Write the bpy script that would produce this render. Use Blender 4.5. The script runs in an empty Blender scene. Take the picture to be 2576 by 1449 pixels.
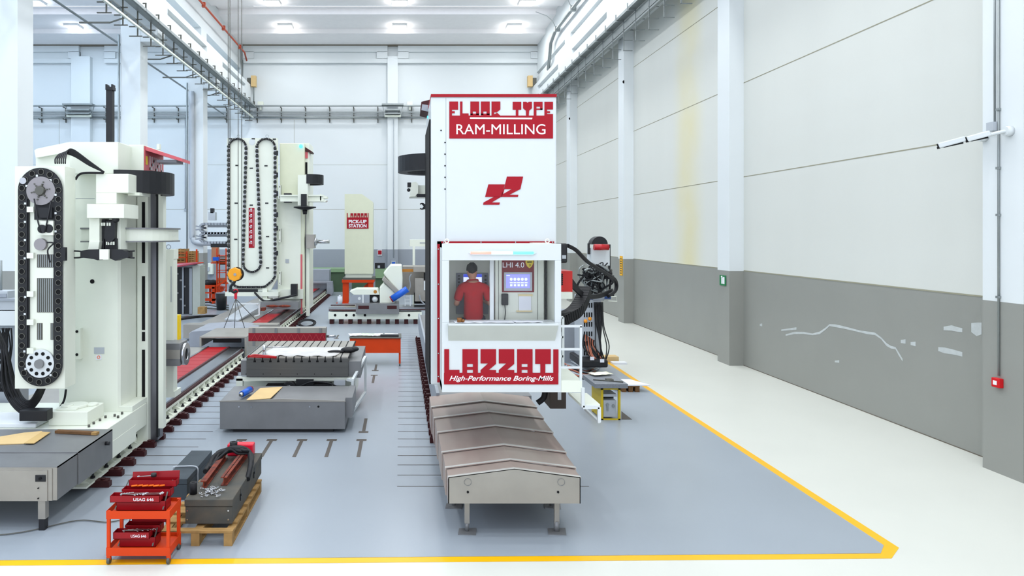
import bpy, math, random
from mathutils import Vector, Matrix
random.seed(7)
# ------------------------------------------------------------------ camera, sky, exposure
F, H, VX, VY = 1750.0, 4.1, 1007.0, 588.0      # focal length in pixels (2576 wide), eye height, vanishing point
scn = bpy.context.scene
C = scn.collection
cam = bpy.data.cameras.new('camera'); camo = bpy.data.objects.new('camera', cam); C.objects.link(camo)
cam.sensor_fit = 'HORIZONTAL'; cam.sensor_width = 36.0; cam.lens = 36.0 * F / 2576.0
cam.shift_x = (1288 - VX) / 2576.0; cam.shift_y = -(724.5 - VY) / 2576.0
cam.clip_start = 0.05; cam.clip_end = 300
camo.location = (0, 0, H); camo.rotation_euler = (math.pi / 2, 0, 0)
scn.camera = camo
w = bpy.data.worlds.new('sky'); scn.world = w; w.use_nodes = True
w.node_tree.nodes['Background'].inputs[0].default_value = (0.80, 0.87, 1.0, 1)
w.node_tree.nodes['Background'].inputs[1].default_value = 2.0
scn.view_settings.view_transform = 'Standard'; scn.view_settings.look = 'None'
scn.view_settings.gamma = 1; scn.view_settings.exposure = -0.12
LAMP_W = 190.0
LAMP_ROWS = [47.9 - 5.0 * i for i in range(11)]
LAMP_X = [-7.9, -0.05, 7.8]
LAMP_X_LEFT = [-30.0, -22.5, -15.5]
def area(name, loc, sx, sy, watts, col=(1, 1, 1), up=False):
    l = bpy.data.lights.new(name, 'AREA'); l.shape = 'RECTANGLE'; l.size = sx; l.size_y = sy; l.energy = watts; l.color = col
    o = bpy.data.objects.new(name, l); C.objects.link(o); o.location = loc
    if up: o.rotation_euler = (math.pi, 0, 0)
    return o
for yy in LAMP_ROWS:
    for xx in LAMP_X: area('lamp_and_added_fill', (xx, yy, 18.22), 0.8, 0.8, LAMP_W, (0.93, 0.97, 1.0)); area('lamp_and_added_fill', (xx, yy, 18.0), 0.95, 0.95, 26.0, (1.0, 0.97, 0.95), True)  # the upward lights are added to brighten the roof around each lamp
    for xx in LAMP_X_LEFT: area('lamp_and_added_fill', (xx, yy, 18.22), 0.8, 0.8, LAMP_W * 0.9, (0.6, 0.79, 1.0)); area('lamp_and_added_fill', (xx, yy, 18.0), 0.95, 0.95, 26.0, (0.85, 0.9, 1.0), True)  # side hall lamps, again with added upward lights for the roof

# ------------------------------------------------------------------ helpers
def W(x, y, d): return Vector(((x - VX) * d / F, d, H - (y - VY) * d / F))
def onX(x, y, X):
    d = X * F / (x - VX); return Vector((X, d, H - (y - VY) * d / F))
def onZ(x, y, z):
    d = (H - z) * F / (y - VY); return Vector(((x - VX) * d / F, d, z))
def srgb(c):
    return tuple(((v / 255.0) / 12.92 if v / 255.0 <= 0.04045 else ((v / 255.0 + 0.055) / 1.055) ** 2.4) for v in c) + (1,)
MATS = {}
def M(name, col, rough=0.5, metal=0.0, var=0.06, scale=3.0, emit=0.0, bump=0.0, alpha=1.0, stretch=None, col2=None, coat=0.0):
    if name in MATS: return MATS[name]
    m = bpy.data.materials.new(name); m.use_nodes = True; nt = m.node_tree; b = nt.nodes['Principled BSDF']
    c = srgb(col)
    b.inputs['Roughness'].default_value = rough; b.inputs['Metallic'].default_value = metal
    b.inputs['Specular IOR Level'].default_value = 0.3
    if coat: b.inputs['Coat Weight'].default_value = coat; b.inputs['Coat Roughness'].default_value = 0.12
    g = nt.nodes.new('ShaderNodeNewGeometry'); mp = nt.nodes.new('ShaderNodeMapping')
    mp.inputs['Scale'].default_value = stretch or (1, 1, 1)
    nt.links.new(g.outputs['Position'], mp.inputs['Vector'])
    n = nt.nodes.new('ShaderNodeTexNoise'); n.inputs['Scale'].default_value = scale; n.inputs['Detail'].default_value = 4
    nt.links.new(mp.outputs['Vector'], n.inputs['Vector'])
    r = nt.nodes.new('ShaderNodeValToRGB'); r.color_ramp.elements[0].position = 0.3; r.color_ramp.elements[1].position = 0.7
    k = 1 - var
    c2 = srgb(col2) if col2 else (c[0] * k, c[1] * k, c[2] * k, 1)
    r.color_ramp.elements[0].color = c2; r.color_ramp.elements[1].color = c
    nt.links.new(n.outputs['Fac'], r.inputs['Fac']); nt.links.new(r.outputs['Color'], b.inputs['Base Color'])
    if emit: b.inputs['Emission Color'].default_value = c; b.inputs['Emission Strength'].default_value = emit
    if bump:
        bp = nt.nodes.new('ShaderNodeBump'); bp.inputs['Strength'].default_value = bump; bp.inputs['Distance'].default_value = 0.01
        nt.links.new(n.outputs['Fac'], bp.inputs['Height']); nt.links.new(bp.outputs['Normal'], b.inputs['Normal'])
    MATS[name] = m; return m
DADO_LIT = M('lit_grey_dado_paint', (152, 158, 166), 0.45, var=0.05, scale=0.8)  # same dado paint, with the light on the back wall painted in
WHITE = M('white_wall_paint', (218, 223, 224), 0.6, var=0.03, scale=0.35)
WALLR = M('right_wall_paint', (211, 213, 207), 0.6, var=0.06, scale=0.25, stretch=(1, 1.2, 0.25))
def stain(m, y0, half, col, k):      # pale yellow water stain running down one wall panel
    nt = m.node_tree; b = nt.nodes['Principled BSDF']; src = b.inputs['Base Color'].links[0].from_socket
    g = nt.nodes.new('ShaderNodeNewGeometry'); sp = nt.nodes.new('ShaderNodeSeparateXYZ'); nt.links.new(g.outputs['Position'], sp.inputs[0])
    n = nt.nodes.new('ShaderNodeTexNoise'); n.inputs['Scale'].default_value = 0.5; nt.links.new(g.outputs['Position'], n.inputs['Vector'])
    a = nt.nodes.new('ShaderNodeMath'); a.operation = 'SUBTRACT'; nt.links.new(sp.outputs['Y'], a.inputs[0]); a.inputs[1].default_value = y0
    q = nt.nodes.new('ShaderNodeMath'); q.operation = 'ABSOLUTE'; nt.links.new(a.outputs[0], q.inputs[0])
    r = nt.nodes.new('ShaderNodeMapRange'); r.interpolation_type = 'SMOOTHSTEP'; r.inputs['From Min'].default_value = 0; r.inputs['From Max'].default_value = half; r.inputs['To Min'].default_value = k; r.inputs['To Max'].default_value = 0
    nt.links.new(q.outputs[0], r.inputs['Value'])
    f = nt.nodes.new('ShaderNodeMath'); f.operation = 'MULTIPLY'; nt.links.new(r.outputs[0], f.inputs[0]); nt.links.new(n.outputs['Fac'], f.inputs[1])
    x = nt.nodes.new('ShaderNodeMix'); x.data_type = 'RGBA'; nt.links.new(f.outputs[0], x.inputs['Factor']); nt.links.new(src, x.inputs['A']); x.inputs['B'].default_value = srgb(col)
    nt.links.new(x.outputs['Result'], b.inputs['Base Color'])
stain(WALLR, 25.8, 1.7, (212, 204, 160), 1.3)
DADO = M('grey_dado_paint', (146, 147, 141), 0.36, var=0.05, scale=0.8, bump=0.03)
SEAM = M('panel_joint_mastic', (150, 148, 128), 0.8)
SEAM2 = M('panel_joint_dark', (108, 102, 92), 0.8)
PATCH = M('white_filler_patch', (192, 197, 196), 0.8, var=0.15, scale=6)
FWHITE = M('white_floor_resin', (210, 211, 202), 0.3, var=0.03, scale=0.7)
FBLUE = M('grey_blue_floor_resin', (150, 158, 166), 0.28, var=0.05, scale=0.5)
YELLOW = M('yellow_line_paint', (240, 178, 8), 0.35, var=0.05)
SLOT = M('dark_floor_slot', (84, 78, 72), 0.6)
CEIL = M('white_roof_concrete', (248, 246, 246), 0.7, var=0.03)
GAPSHADE = M('roof_gap_shadow', (120, 112, 98), 0.9)  # dark colour stands in for shadow in the gap below the roof
CREAM = M('cream_machine_enamel', (226, 230, 216), 0.35, var=0.03, scale=1.2, coat=0.15)
CREAM2 = M('pale_green_cream_enamel', (214, 217, 192), 0.35, var=0.03, coat=0.15)
CABW = M('white_cabin_enamel', (209, 214, 215), 0.32, var=0.01, coat=0.2)
RED = M('red_sign_enamel', (158, 0, 26), 0.6, var=0.03)
REDF = M('red_frame_enamel', (156, 0, 24), 0.6, var=0.03)
LETTER = M('white_lettering', (235, 235, 240), 0.5, var=0.0)
STEEL = M('brushed_steel_cover', (162, 158, 150), 0.42, 0.45, var=0.14, scale=2.2, stretch=(1, 0.5, 1))
STEELD = M('dark_steel_plate', (132, 133, 134), 0.42, 0.4, var=0.14, scale=2.0)
RUSTY = M('stained_steel_cover', (178, 166, 156), 0.45, 0.4, var=0.0, scale=1.4, stretch=(1.0, 0.35, 1), col2=(160, 138, 130))
CHROME = M('bright_steel', (190, 192, 195), 0.22, 1.0, var=0.1)
GALV = M('galvanised_steel', (150, 156, 156), 0.45, 0.6, var=0.12)
GALVD = M('dark_galvanised_steel', (98, 98, 92), 0.5, 0.5)
BLACK = M('black_plastic', (34, 35, 38), 0.45, var=0.15, scale=8)
BLACK2 = M('black_rubber', (24, 24, 27), 0.6, var=0.2, scale=9)
HOLE = M('black_hole', (10, 10, 12), 0.8)
ORANGE = M('orange_red_enamel', (208, 60, 0), 0.55, var=0.06)
TRED = M('red_toolbox_enamel', (146, 10, 22), 0.4, var=0.1, scale=5)
BELLOW = M('red_bellows', (166, 2, 12), 0.4, var=0.12, scale=3, coat=0.1)
MAROON = M('maroon_iron', (62, 20, 22), 0.5, var=0.15)
GREEN = M('green_machine_paint', (78, 98, 74), 0.6, var=0.2, scale=1.5)
LGREEN = M('light_green_paint', (132, 160, 122), 0.6)
WOOD = M('pale_pallet_wood', (168, 132, 80), 0.8, var=0.35, scale=7, stretch=(1, 6, 1), bump=0.2)
WOODD = M('old_brown_wood', (112, 80, 50), 0.85, var=0.35, scale=7, bump=0.2)
CHEST = M('worn_dark_grey_wood', (70, 71, 68), 0.7, var=0.25, scale=5, col2=(88, 82, 72), bump=0.15)
CHESTB = M('worn_blue_grey_wood', (66, 74, 80), 0.7, var=0.2, scale=5, bump=0.15)
PAPER = M('white_paper', (228, 230, 236), 0.8, var=0.03)
KRAFT = M('kraft_cardboard', (214, 184, 132), 0.85, var=0.08)
BLUE = M('blue_plastic', (18, 92, 200), 0.35, coat=0.3)
GREYP = M('grey_enamel', (150, 156, 164), 0.45)
GREYL = M('light_grey_enamel', (178, 184, 190), 0.45)
COVER = M('grey_fabric_cover', (150, 154, 162), 0.5, var=0.12, scale=3)
RUST = M('rusty_beam_iron', (140, 58, 34), 0.7, var=0.4, scale=9, col2=(70, 40, 36))
HOOKY = M('yellow_hook_enamel', (240, 160, 20), 0.35, coat=0.3)
COPPER = M('salmon_cable_sheath', (176, 104, 80), 0.5)
SKIN = M('skin', (196, 142, 118), 0.55)
HAIR = M('dark_brown_hair', (18, 14, 14), 0.7, var=0.4, scale=60, bump=0.6)
SHIRT = M('red_cotton_shirt', (190, 24, 34), 0.8, var=0.15, scale=12, bump=0.15)
TROUSER = M('dark_blue_trousers', (36, 42, 60), 0.85)
LAMPM = M('white_led_diffuser', (250, 252, 255), 0.4, emit=9.0)
def glass_mat():
    m = bpy.data.materials.new('clear_glass'); m.use_nodes = True; b = m.node_tree.nodes['Principled BSDF']
    b.inputs['Base Color'].default_value = (0.95, 0.98, 0.98, 1); b.inputs['Roughness'].default_value = 0.02
    b.inputs['Alpha'].default_value = 0.015; b.inputs['IOR'].default_value = 1.3; return m
GLASS = glass_mat()

WL = {}
class MB:
    def __init__(s): s.v = []; s.f = []; s.m = []; s.s = []; s.mats = []; s.cur = 0
    def mat(s, m):
        if m not in s.mats: s.mats.append(m)
        s.cur = s.mats.index(m); return s
    def face(s, idx, smooth=False): s.f.append(tuple(idx)); s.m.append(s.cur); s.s.append(smooth)
    def add(s, pts):
        n = len(s.v); s.v += [Vector(p) for p in pts]; return n
    def box(s, x0, x1, y0, y1, z0, z1):
        if x0 > x1: x0, x1 = x1, x0
        if y0 > y1: y0, y1 = y1, y0
        if z0 > z1: z0, z1 = z1, z0
        return s.hexa([(x0, y0, z0), (x1, y0, z0), (x1, y1, z0), (x0, y1, z0), (x0, y0, z1), (x1, y0, z1), (x1, y1, z1), (x0, y1, z1)])
    def hexa(s, p):
        n = s.add(p)
        for f in ((0, 3, 2, 1), (4, 5, 6, 7), (0, 1, 5, 4), (1, 2, 6, 5), (2, 3, 7, 6), (3, 0, 4, 7)): s.face([n + i for i in f])
        return s
    def pbox(s, x0, y0, x1, y1, d, t):      # front rectangle measured in the photo at distance d, t metres thick
        a = W(min(x0, x1), max(y0, y1), d); b = W(max(x0, x1), min(y0, y1), d)
        return s.box(a.x, b.x, d, d + t, a.z, b.z)
    def obox(s, c, ax, ay, az):             # oriented box: centre and three half-axis vectors
        c, ax, ay, az = Vector(c), Vector(ax), Vector(ay), Vector(az)
        return s.hexa([c - ax - ay - az, c + ax - ay - az, c + ax + ay - az, c - ax + ay - az, c - ax - ay + az, c + ax - ay + az, c + ax + ay + az, c - ax + ay + az])
    def beam(s, p, q, w, h=None):           # square bar from p to q
        p, q = Vector(p), Vector(q); d = q - p; L = d.length
        if L < 1e-6: return s
        d.normalize(); up = Vector((0, 0, 1)) if abs(d.z) < 0.95 else Vector((0, 1, 0))
        sx = d.cross(up).normalized(); sz = sx.cross(d).normalized()
        return s.obox((p + q) / 2, sx * (w / 2), d * (L / 2), sz * ((h or w) / 2))
    def prism(s, pts, off):                 # polygon of 3-D points extruded by vector off
        off = Vector(off); k = len(pts); n = s.add(pts); m = s.add([Vector(p) + off for p in pts])
        s.face(range(n, n + k)); s.face(reversed(range(m, m + k)))
        for i in range(k):
            j = (i + 1) % k; s.face((n + i, m + i, m + j, n + j))
        return s
    def pp(s, px, d, t):                    # photo polygon at distance d, t thick
        return s.prism([W(x, y, d) for x, y in px], (0, t, 0))
    def ring(s, c, u, v, r, seg): return s.add([c + u * (r * math.cos(2 * math.pi * i / seg)) + v * (r * math.sin(2 * math.pi * i / seg)) for i in range(seg)])
    def cyl(s, p, q, r, r2=None, seg=16, cap=True):
        p, q = Vector(p), Vector(q); r2 = r if r2 is None else r2; d = (q - p).normalized()
        u = d.orthogonal().normalized(); v = d.cross(u)
        a = s.ring(p, u, v, r, seg); b = s.ring(q, u, v, r2, seg)
        for i in range(seg):
            j = (i + 1) % seg; s.face((a + i, a + j, b + j, b + i), True)
        if cap: s.face(reversed(range(a, a + seg))); s.face(range(b, b + seg))
        return s
    def pipe(s, p, q, r, ri, seg=20):       # hollow tube
        p, q = Vector(p), Vector(q); d = (q - p).normalized(); u = d.orthogonal().normalized(); v = d.cross(u)
        a = s.ring(p, u, v, r, seg); b = s.ring(q, u, v, r, seg); c = s.ring(p, u, v, ri, seg); e = s.ring(q, u, v, ri, seg)
        for i in range(seg):
            j = (i + 1) % seg
            s.face((a + i, a + j, b + j, b + i), True); s.face((c + j, c + i, e + i, e + j), True)
            s.face((a + j, a + i, c + i, c + j)); s.face((b + i, b + j, e + j, e + i))
        return s
    def tube(s, pts, r, seg=8):
        pts = [Vector(p) for p in pts]; rings = []; u = None
        for i, p in enumerate(pts):
            d = (pts[min(i + 1, len(pts) - 1)] - pts[max(i - 1, 0)])
            if d.length < 1e-7: d = Vector((0, 0, 1))
            d.normalize()
            u = d.orthogonal().normalized() if u is None else (u - d * u.dot(d)).normalized()
            rings.append(s.ring(p, u, d.cross(u), r, seg))
        for a, b in zip(rings, rings[1:]):
            for i in range(seg):
                j = (i + 1) % seg; s.face((a + i, a + j, b + j, b + i), True)
        s.face(reversed(range(rings[0], rings[0] + seg))); s.face(range(rings[-1], rings[-1] + seg))
        return s
    def ball(s, c, r, sc=(1, 1, 1), seg=14, rings=9):
        c = Vector(c); idx = []
        for i in range(1, rings):
            t = math.pi * i / rings
            idx.append(s.add([c + Vector((r * sc[0] * math.sin(t) * math.cos(2 * math.pi * j / seg), r * sc[1] * math.sin(t) * math.sin(2 * math.pi * j / seg), r * sc[2] * math.cos(t))) for j in range(seg)]))
        top = s.add([c + Vector((0, 0, r * sc[2]))]); bot = s.add([c - Vector((0, 0, r * sc[2]))])
        for a, b in zip(idx, idx[1:]):
            for j in range(seg):
                k = (j + 1) % seg; s.face((a + j, b + j, b + k, a + k), True)
        for j in range(seg):
            k = (j + 1) % seg; s.face((top, idx[0] + j, idx[0] + k), True); s.face((bot, idx[-1] + k, idx[-1] + j), True)
        return s
    def build(s, name, mat=None, parent=None, bevel=0.0, origin=None):
        me = bpy.data.meshes.new(name)
        if parent is not None: o0 = WL[parent.name]
        elif origin is not None: o0 = Vector(origin)
        else:
            xs = [v.x for v in s.v]; ys = [v.y for v in s.v]; zs = [v.z for v in s.v]
            o0 = Vector(((min(xs) + max(xs)) / 2, (min(ys) + max(ys)) / 2, min(zs)))
        me.from_pydata([v - o0 for v in s.v], [], s.f); me.update()
        mats = s.mats or [mat]
        for m_ in mats: me.materials.append(m_)
        me.polygons.foreach_set('material_index', s.m); me.polygons.foreach_set('use_smooth', s.s)
        ob = bpy.data.objects.new(name, me); C.objects.link(ob); WL[ob.name] = o0
        if parent is not None: ob.parent = parent
        else: ob.location = o0
        if bevel:
            b = ob.modifiers.new('bevel', 'BEVEL'); b.width = bevel; b.segments = 2; b.limit_method = 'ANGLE'; b.angle_limit = 0.9
        return ob
def parts(mb, name, mat, parent, bevel=0.0):      # one object for every separate piece in mb
    n = len(mb.v); up = list(range(n))
    def find(i):
        while up[i] != i: up[i] = up[up[i]]; i = up[i]
        return i
    for f in mb.f:
        for i in f[1:]: up[find(i)] = find(f[0])
    grp = {}
    for k, f in enumerate(mb.f): grp.setdefault(find(f[0]), []).append(k)
    out = []
    for ks in grp.values():
        q = MB(); ids = {}
        for k in ks:
            for i in mb.f[k]:
                if i not in ids: ids[i] = len(q.v); q.v.append(mb.v[i])
            q.f.append(tuple(ids[i] for i in mb.f[k])); q.s.append(mb.s[k]); q.m.append(0)
        out.append(q.build(name, mat, parent, bevel))
    return out
def tag(o, label, cat, group=None):
    o['label'] = label; o['category'] = cat
    if group: o['group'] = group
    return o
def thing(name, label, cat, loc, group=None):
    o = bpy.data.objects.new(name, None); C.objects.link(o); o.location = loc; o.empty_display_size = 0.1
    WL[o.name] = Vector(loc); return tag(o, label, cat, group)
def struct(o): o['kind'] = 'structure'; return o
def dup(root, loc, label, group=None, rz=None):
    r = root.copy(); C.objects.link(r); r.location = loc; WL[r.name] = Vector(loc); r['label'] = label
    if group: r['group'] = group
    if rz is not None: r.rotation_euler = (0, 0, rz)
    for ch in list(root.children):
        c = ch.copy(); C.objects.link(c); c.parent = r; WL[c.name] = Vector(loc)
        for g in list(ch.children):
            e = g.copy(); C.objects.link(e); e.parent = c
    return r
def text(string, rect, d, name, mat, parent, shear=0.0, depth=0.004, keep=False, xf=None, bold=0.0):
    cu = bpy.data.curves.new(name, 'FONT'); cu.body = string; cu.extrude = 0.02; cu.shear = shear; cu.offset = bold
    t = bpy.data.objects.new('t', cu); me0 = bpy.data.meshes.new_from_object(t)
    vs = [v.co.copy() for v in me0.vertices]; fs = [tuple(p.vertices) for p in me0.polygons]
    bpy.data.objects.remove(t); bpy.data.meshes.remove(me0)
    x0, x1 = min(v.x for v in vs), max(v.x for v in vs); y0, y1 = min(v.y for v in vs), max(v.y for v in vs)
    a = W(rect[0], rect[3], d); b = W(rect[2], rect[1], d); mb = MB()
    n = mb.add([])
    for v in vs:
        X = a.x + (v.x - x0) / (x1 - x0) * (b.x - a.x); Z = a.z + (v.y - y0) / (y1 - y0) * (b.z - a.z)
        p = Vector((X, d - depth * (0.5 + v.z / 0.04), Z))
        mb.v.append(xf(p) if xf else p)
    for f in fs: mb.face(f)
    return mb.build(name, mat, parent)
def arc(c, u, v, r, a0, a1, n): return [Vector(c) + Vector(u) * (r * math.cos(a0 + (a1 - a0) * i / n)) + Vector(v) * (r * math.sin(a0 + (a1 - a0) * i / n)) for i in range(n + 1)]
def spline(pts, n=6):
    P = [Vector(p) for p in pts]; P = [P[0]] + P + [P[-1]]; out = []
    for i in range(1, len(P) - 2):
        for k in range(n):
            t = k / n; a, b, c, d = P[i - 1], P[i], P[i + 1], P[i + 2]
            out.append(0.5 * ((2 * b) + (c - a) * t + (2 * a - 5 * b + 4 * c - d) * t * t + (3 * b - a - 3 * c + d) * t ** 3))
    return out + [P[-2]]

# ------------------------------------------------------------------ the hall
XR, XL, YB = 10.68, -11.9, 52.0
XLL, YF, ZC = -35.0, -3.0, 18.45
def yfront(X): return 8.59 + (X + 4.9) * 0.0171      # outer edge of the front yellow line
fl = MB()
fl.mat(FWHITE).box(XLL - .3, XR + .3, YF, YB + .3, -0.2, 0.0)
def poly(mb, pts, z): n = mb.add([(p[0], p[1], z) for p in pts]); mb.face(range(n, n + len(pts)))
c0, c1 = (6.2, yfront(6.2)), (6.51, 9.08)
poly(fl.mat(YELLOW), [(XLL, yfront(XLL) + .002), c0, c1, (6.7, 23.5), (6.57, 23.5), (6.36, 9.15), (6.16, yfront(6.16) + .14), (XLL, yfront(XLL) + .14)], 0.002)
poly(fl.mat(FBLUE), [(XLL, yfront(XLL) + .14), (6.16, yfront(6.16) + .14), (6.36, 9.15), (6.57, 23.5), (6.57, 30), (4.9, 36), (4.9, YB), (XLL, YB)], 0.004)
fl.mat(SLOT)
y = 11.27
for i in range(34):
    poly(fl, [(-0.05, y), (3.06 if i == 0 else 2.6, y), (3.06 if i == 0 else 2.6, y + .025), (-0.05, y + .025)], 0.006)
    poly(fl, [(-5.05, y), (-3.88, y), (-3.88, y + .025), (-5.05, y + .025)], 0.006)
    y += 0.5205
def tslot(x, yb, sgn, L=1.0):
    poly(fl, [(x - .1, min(yb, yb + sgn * .13)), (x + .1, min(yb, yb + sgn * .13)), (x + .1, max(yb, yb + sgn * .13)), (x - .1, max(yb, yb + sgn * .13))], 0.006)
    y0, y1 = sorted((yb + sgn * .13, yb + sgn * (.13 + L))); poly(fl, [(x - .035, y0), (x + .035, y0), (x + .035, y1), (x - .035, y1)], 0.006)
for x in (-3.15, -2.55, -1.95, -1.36, -0.77): tslot(x, 13.88, -1)
tslot(-0.76, 14.3, 1); tslot(-0.755, 20.2, -1); tslot(-0.75, 20.75, 1, .9)
for x in (-2.5, -1.2): tslot(x, 26.6, -1, .9); tslot(x, 27.1, 1, .9)
floor = struct(fl.build('floor', origin=(0, 0, 0)))

# right wall: grey dado, white panels, joints, filler patches
wr = MB(); T = 0.3
wr.mat(DADO).box(XR, XR + T, YF, YB, 0, 2.94); wr.mat(WALLR).box(XR, XR + T, YF, YB, 2.94, 19.2)
wr.mat(SEAM).box(XR - .006, XR, YF, YB, 2.935, 2.965)
for z in (5.87, 8.79, 11.72): wr.box(XR - .004, XR, YF, YB, z - .012, z + .012)
wr.mat(SEAM2).box(XR - .006, XR, YF, YB, 0, .02)
wr.mat(PATCH)
def patch(pts, w_):
    prev = None
    for k, (x, y_) in enumerate(pts):
        p = onX(1420 + x / 2.228, 640 + y_ / 2.228, XR - .003); ww = w_ * (0.7 + .5 * ((k * 37 % 10) / 10))
        cur = (p + Vector((0, 0, ww)), p - Vector((0, 0, ww)))
        if prev: n = wr.add([prev[0], cur[0], cur[1], prev[1]]); wr.face(range(n, n + 4))
        prev = cur
patch([(1240, 452), (1290, 440), (1340, 440), (1390, 448), (1430, 440), (1465, 415), (1485, 396), (1520, 400), (1560, 408), (1610, 420), (1650, 430), (1700, 440), (1740, 445), (1775, 470), (1805, 505), (1830, 520), (1855, 525), (1875, 560), (1895, 592)], .03)
patch([(2095, 530), (2130, 538), (2170, 545), (2230, 560)], .055); patch([(2125, 415), (2170, 412), (2200, 420), (2230, 425)], .05)
patch([(2280, 410), (2310, 420), (2338, 415)], .12); patch([(1885, 488), (1912, 488)], .045); patch([(1940, 500), (1968, 502)], .045)
patch([(1215, 425), (1300, 415)], .03); patch([(1095, 395), (1108, 395)], .04); patch([(1515, 600), (1540, 600)], .03)
struct(wr.build('wall_right', origin=(XR, 20, 0)))
tn = [0]
def trim(mb, bevel=0.0): tn[0] += 1; return struct(mb.build('trim_%d' % tn[0], bevel=bevel))
NEAR = [11.42, 21.63, 31.84, 42.0]
for i, yy in enumerate([1.3] + NEAR):
    mb = MB(); mb.mat(DADO).box(10.23, XR, yy, yy + .8, 0, 2.94); mb.mat(WHITE).box(10.23, XR, yy, yy + .8, 2.94, 13.4)
    mb.mat(HOLE)
    if i > 2: mb.cyl((10.225, yy + .01, 11.05), (10.235, yy - .01, 11.05), .07)
    trim(mb)
# crane runway girders with recessed web panels
def girder(xf, xb, zb, zt, sgn):
    mb = MB().mat(WHITE)
    mb.box(xf, xb, YF, YB, zb, zt - .62); mb.box(xf, xb, YF, YB, zt - .3, zt)
    xi = xf + sgn * .25
    mb.box(xi, xb, YF, YB, zt - .62, zt - .3)
    ys = [YF] + [v for yy in [1.3] + NEAR for v in (yy + 8.2, yy + 11.4)]
    spans = [(YF, 2.6)] + [(yy + 7.9 - (0 if yy > 0 else 0), yy + 11.4) for yy in [1.3] + NEAR[:-1]] + [(49.7, YB)]
    for a, b in spans: mb.box(xf, xb, a, b, zt - .62, zt - .3)
    return trim(mb)
girder(9.8, XR, 13.45, 14.95, 1); girder(-11.05, -11.9, 13.6, 15.1, -1)
# upper walls over the girders
mb = MB().mat(WHITE); mb.box(10.2, XR, YF, YB, 14.95, 15.85); mb.box(10.2, XR, YF, YB, 16.15, ZC + .6); mb.box(10.45, XR, YF, YB, 15.85, 16.15)
for yy in [1.3] + NEAR: mb.box(10.2, 10.45, yy - .3, yy + 1.1, 15.85, 16.15)
trim(mb)
mb = MB().mat(WHITE); mb.box(-12.6, XL, YF, YB, 15.1, 15.93); mb.box(-12.6, XL, YF, YB, 16.42, ZC + .3)
for yy in [1.3] + NEAR: mb.box(-12.6, XL, yy - .4, yy + .75, 15.93, 16.42)
trim(mb)
# free standing columns between the two halls
for yy in [11.42 - 9.7] + NEAR[1:]:
    mb = MB().mat(WHITE).box(-12.8, XL, yy, yy + .92, 0, 15.09); mb.box(XL, -11.1, yy + .01, yy + .91, 12.9, 13.6)
    mb.mat(DADO).box(-12.805, XL + .005, yy - .005, yy + .925, 0, 2.94)
    mb.mat(GALV).cyl((-12.86, yy - .05, 1), (-12.86, yy - .05, 13.2), .05)
    o = struct(mb.build('column'))
# back wall
wb = MB(); wb.mat(DADO_LIT).box(XLL, XR + T, YB, YB + T, 0, 2.94); wb.mat(WHITE).box(XLL, XR + T, YB, YB + T, 2.94, 19.2)
wb.mat(SEAM)
for z in (5.93, 9.25, 12.62): wb.box(XLL, XR, YB - .004, YB, z - .012, z + .012)
for x in (-7.93, -25.5, -14.6, 4.5): wb.box(x - .012, x + .012, YB - .004, YB, 5.9, 12.6)
wb.mat(WHITE)
for x0, x1 in ((-11.7, -.95), (-.18, 10.5), (-22.0, -13.0), (-34.5, -23.9)):
    wb.box(x0, x1, YB - .3, YB, 16.8, 17.12); wb.box(x0, x1, YB - .3, YB, 17.62, 18.1); wb.box(x0, x1, YB - .12, YB, 17.12, 17.62)
    wb.box(x0, x0 + .8, YB - .3, YB, 17.1, 17.65); wb.box(x1 - .8, x1, YB - .3, YB, 17.1, 17.65)
struct(wb.build('wall_back', origin=(0, YB, 0)))
for x0, x1 in ((-.95, -.18), (-24.4, -23.0)):
    mb = MB(); mb.mat(DADO_LIT).box(x0, x1, YB - .45, YB, 0, 2.94); mb.mat(WHITE).box(x0, x1, YB - .45, YB, 2.94, 17.25); trim(mb)
wl = MB(); wl.mat(DADO).box(XLL - T, XLL, YF, YB, 0, 2.94); wl.mat(WHITE).box(XLL - T, XLL, YF, YB, 2.94, 19.2); struct(wl.build('wall_left', origin=(XLL, 20, 0)))
# roof: concrete wing elements every five metres, skylight strips open to the sky between them
cm = MB(); cm.mat(CEIL)
for (xa, xb, sa, sb) in ((XL - .7, XR + T, -9.5, 9.0), (XLL, XL - .7, -33.5, -14.0)):
    cm.box(xa, xb, 48.8, YB + T, 18.15, 18.6)
    for yc in LAMP_ROWS:
        cm.box(xa, xb, yc - 2.4, yc + .9, ZC, ZC + .4)
        cm.box(xa, sa, yc - 4.1, yc - 2.4, ZC + .35, ZC + .7); cm.box(sb, xb, yc - 4.1, yc - 2.4, ZC + .35, ZC + .7)
        cm.box(sa, sb, yc - 2.9, yc - 2.4, ZC + .35, ZC + .5)
cm.mat(GAPSHADE).box(XL + .2, XR - .5, YB - .35, YB - .02, 18.08, 18.15); cm.box(XLL, XL - .7, YB - .35, YB - .02, 18.08, 18.15)  # strip painted dark as the gap shadow along the back wall top
struct(cm.build('ceiling', origin=(0, 20, ZC)))
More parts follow.
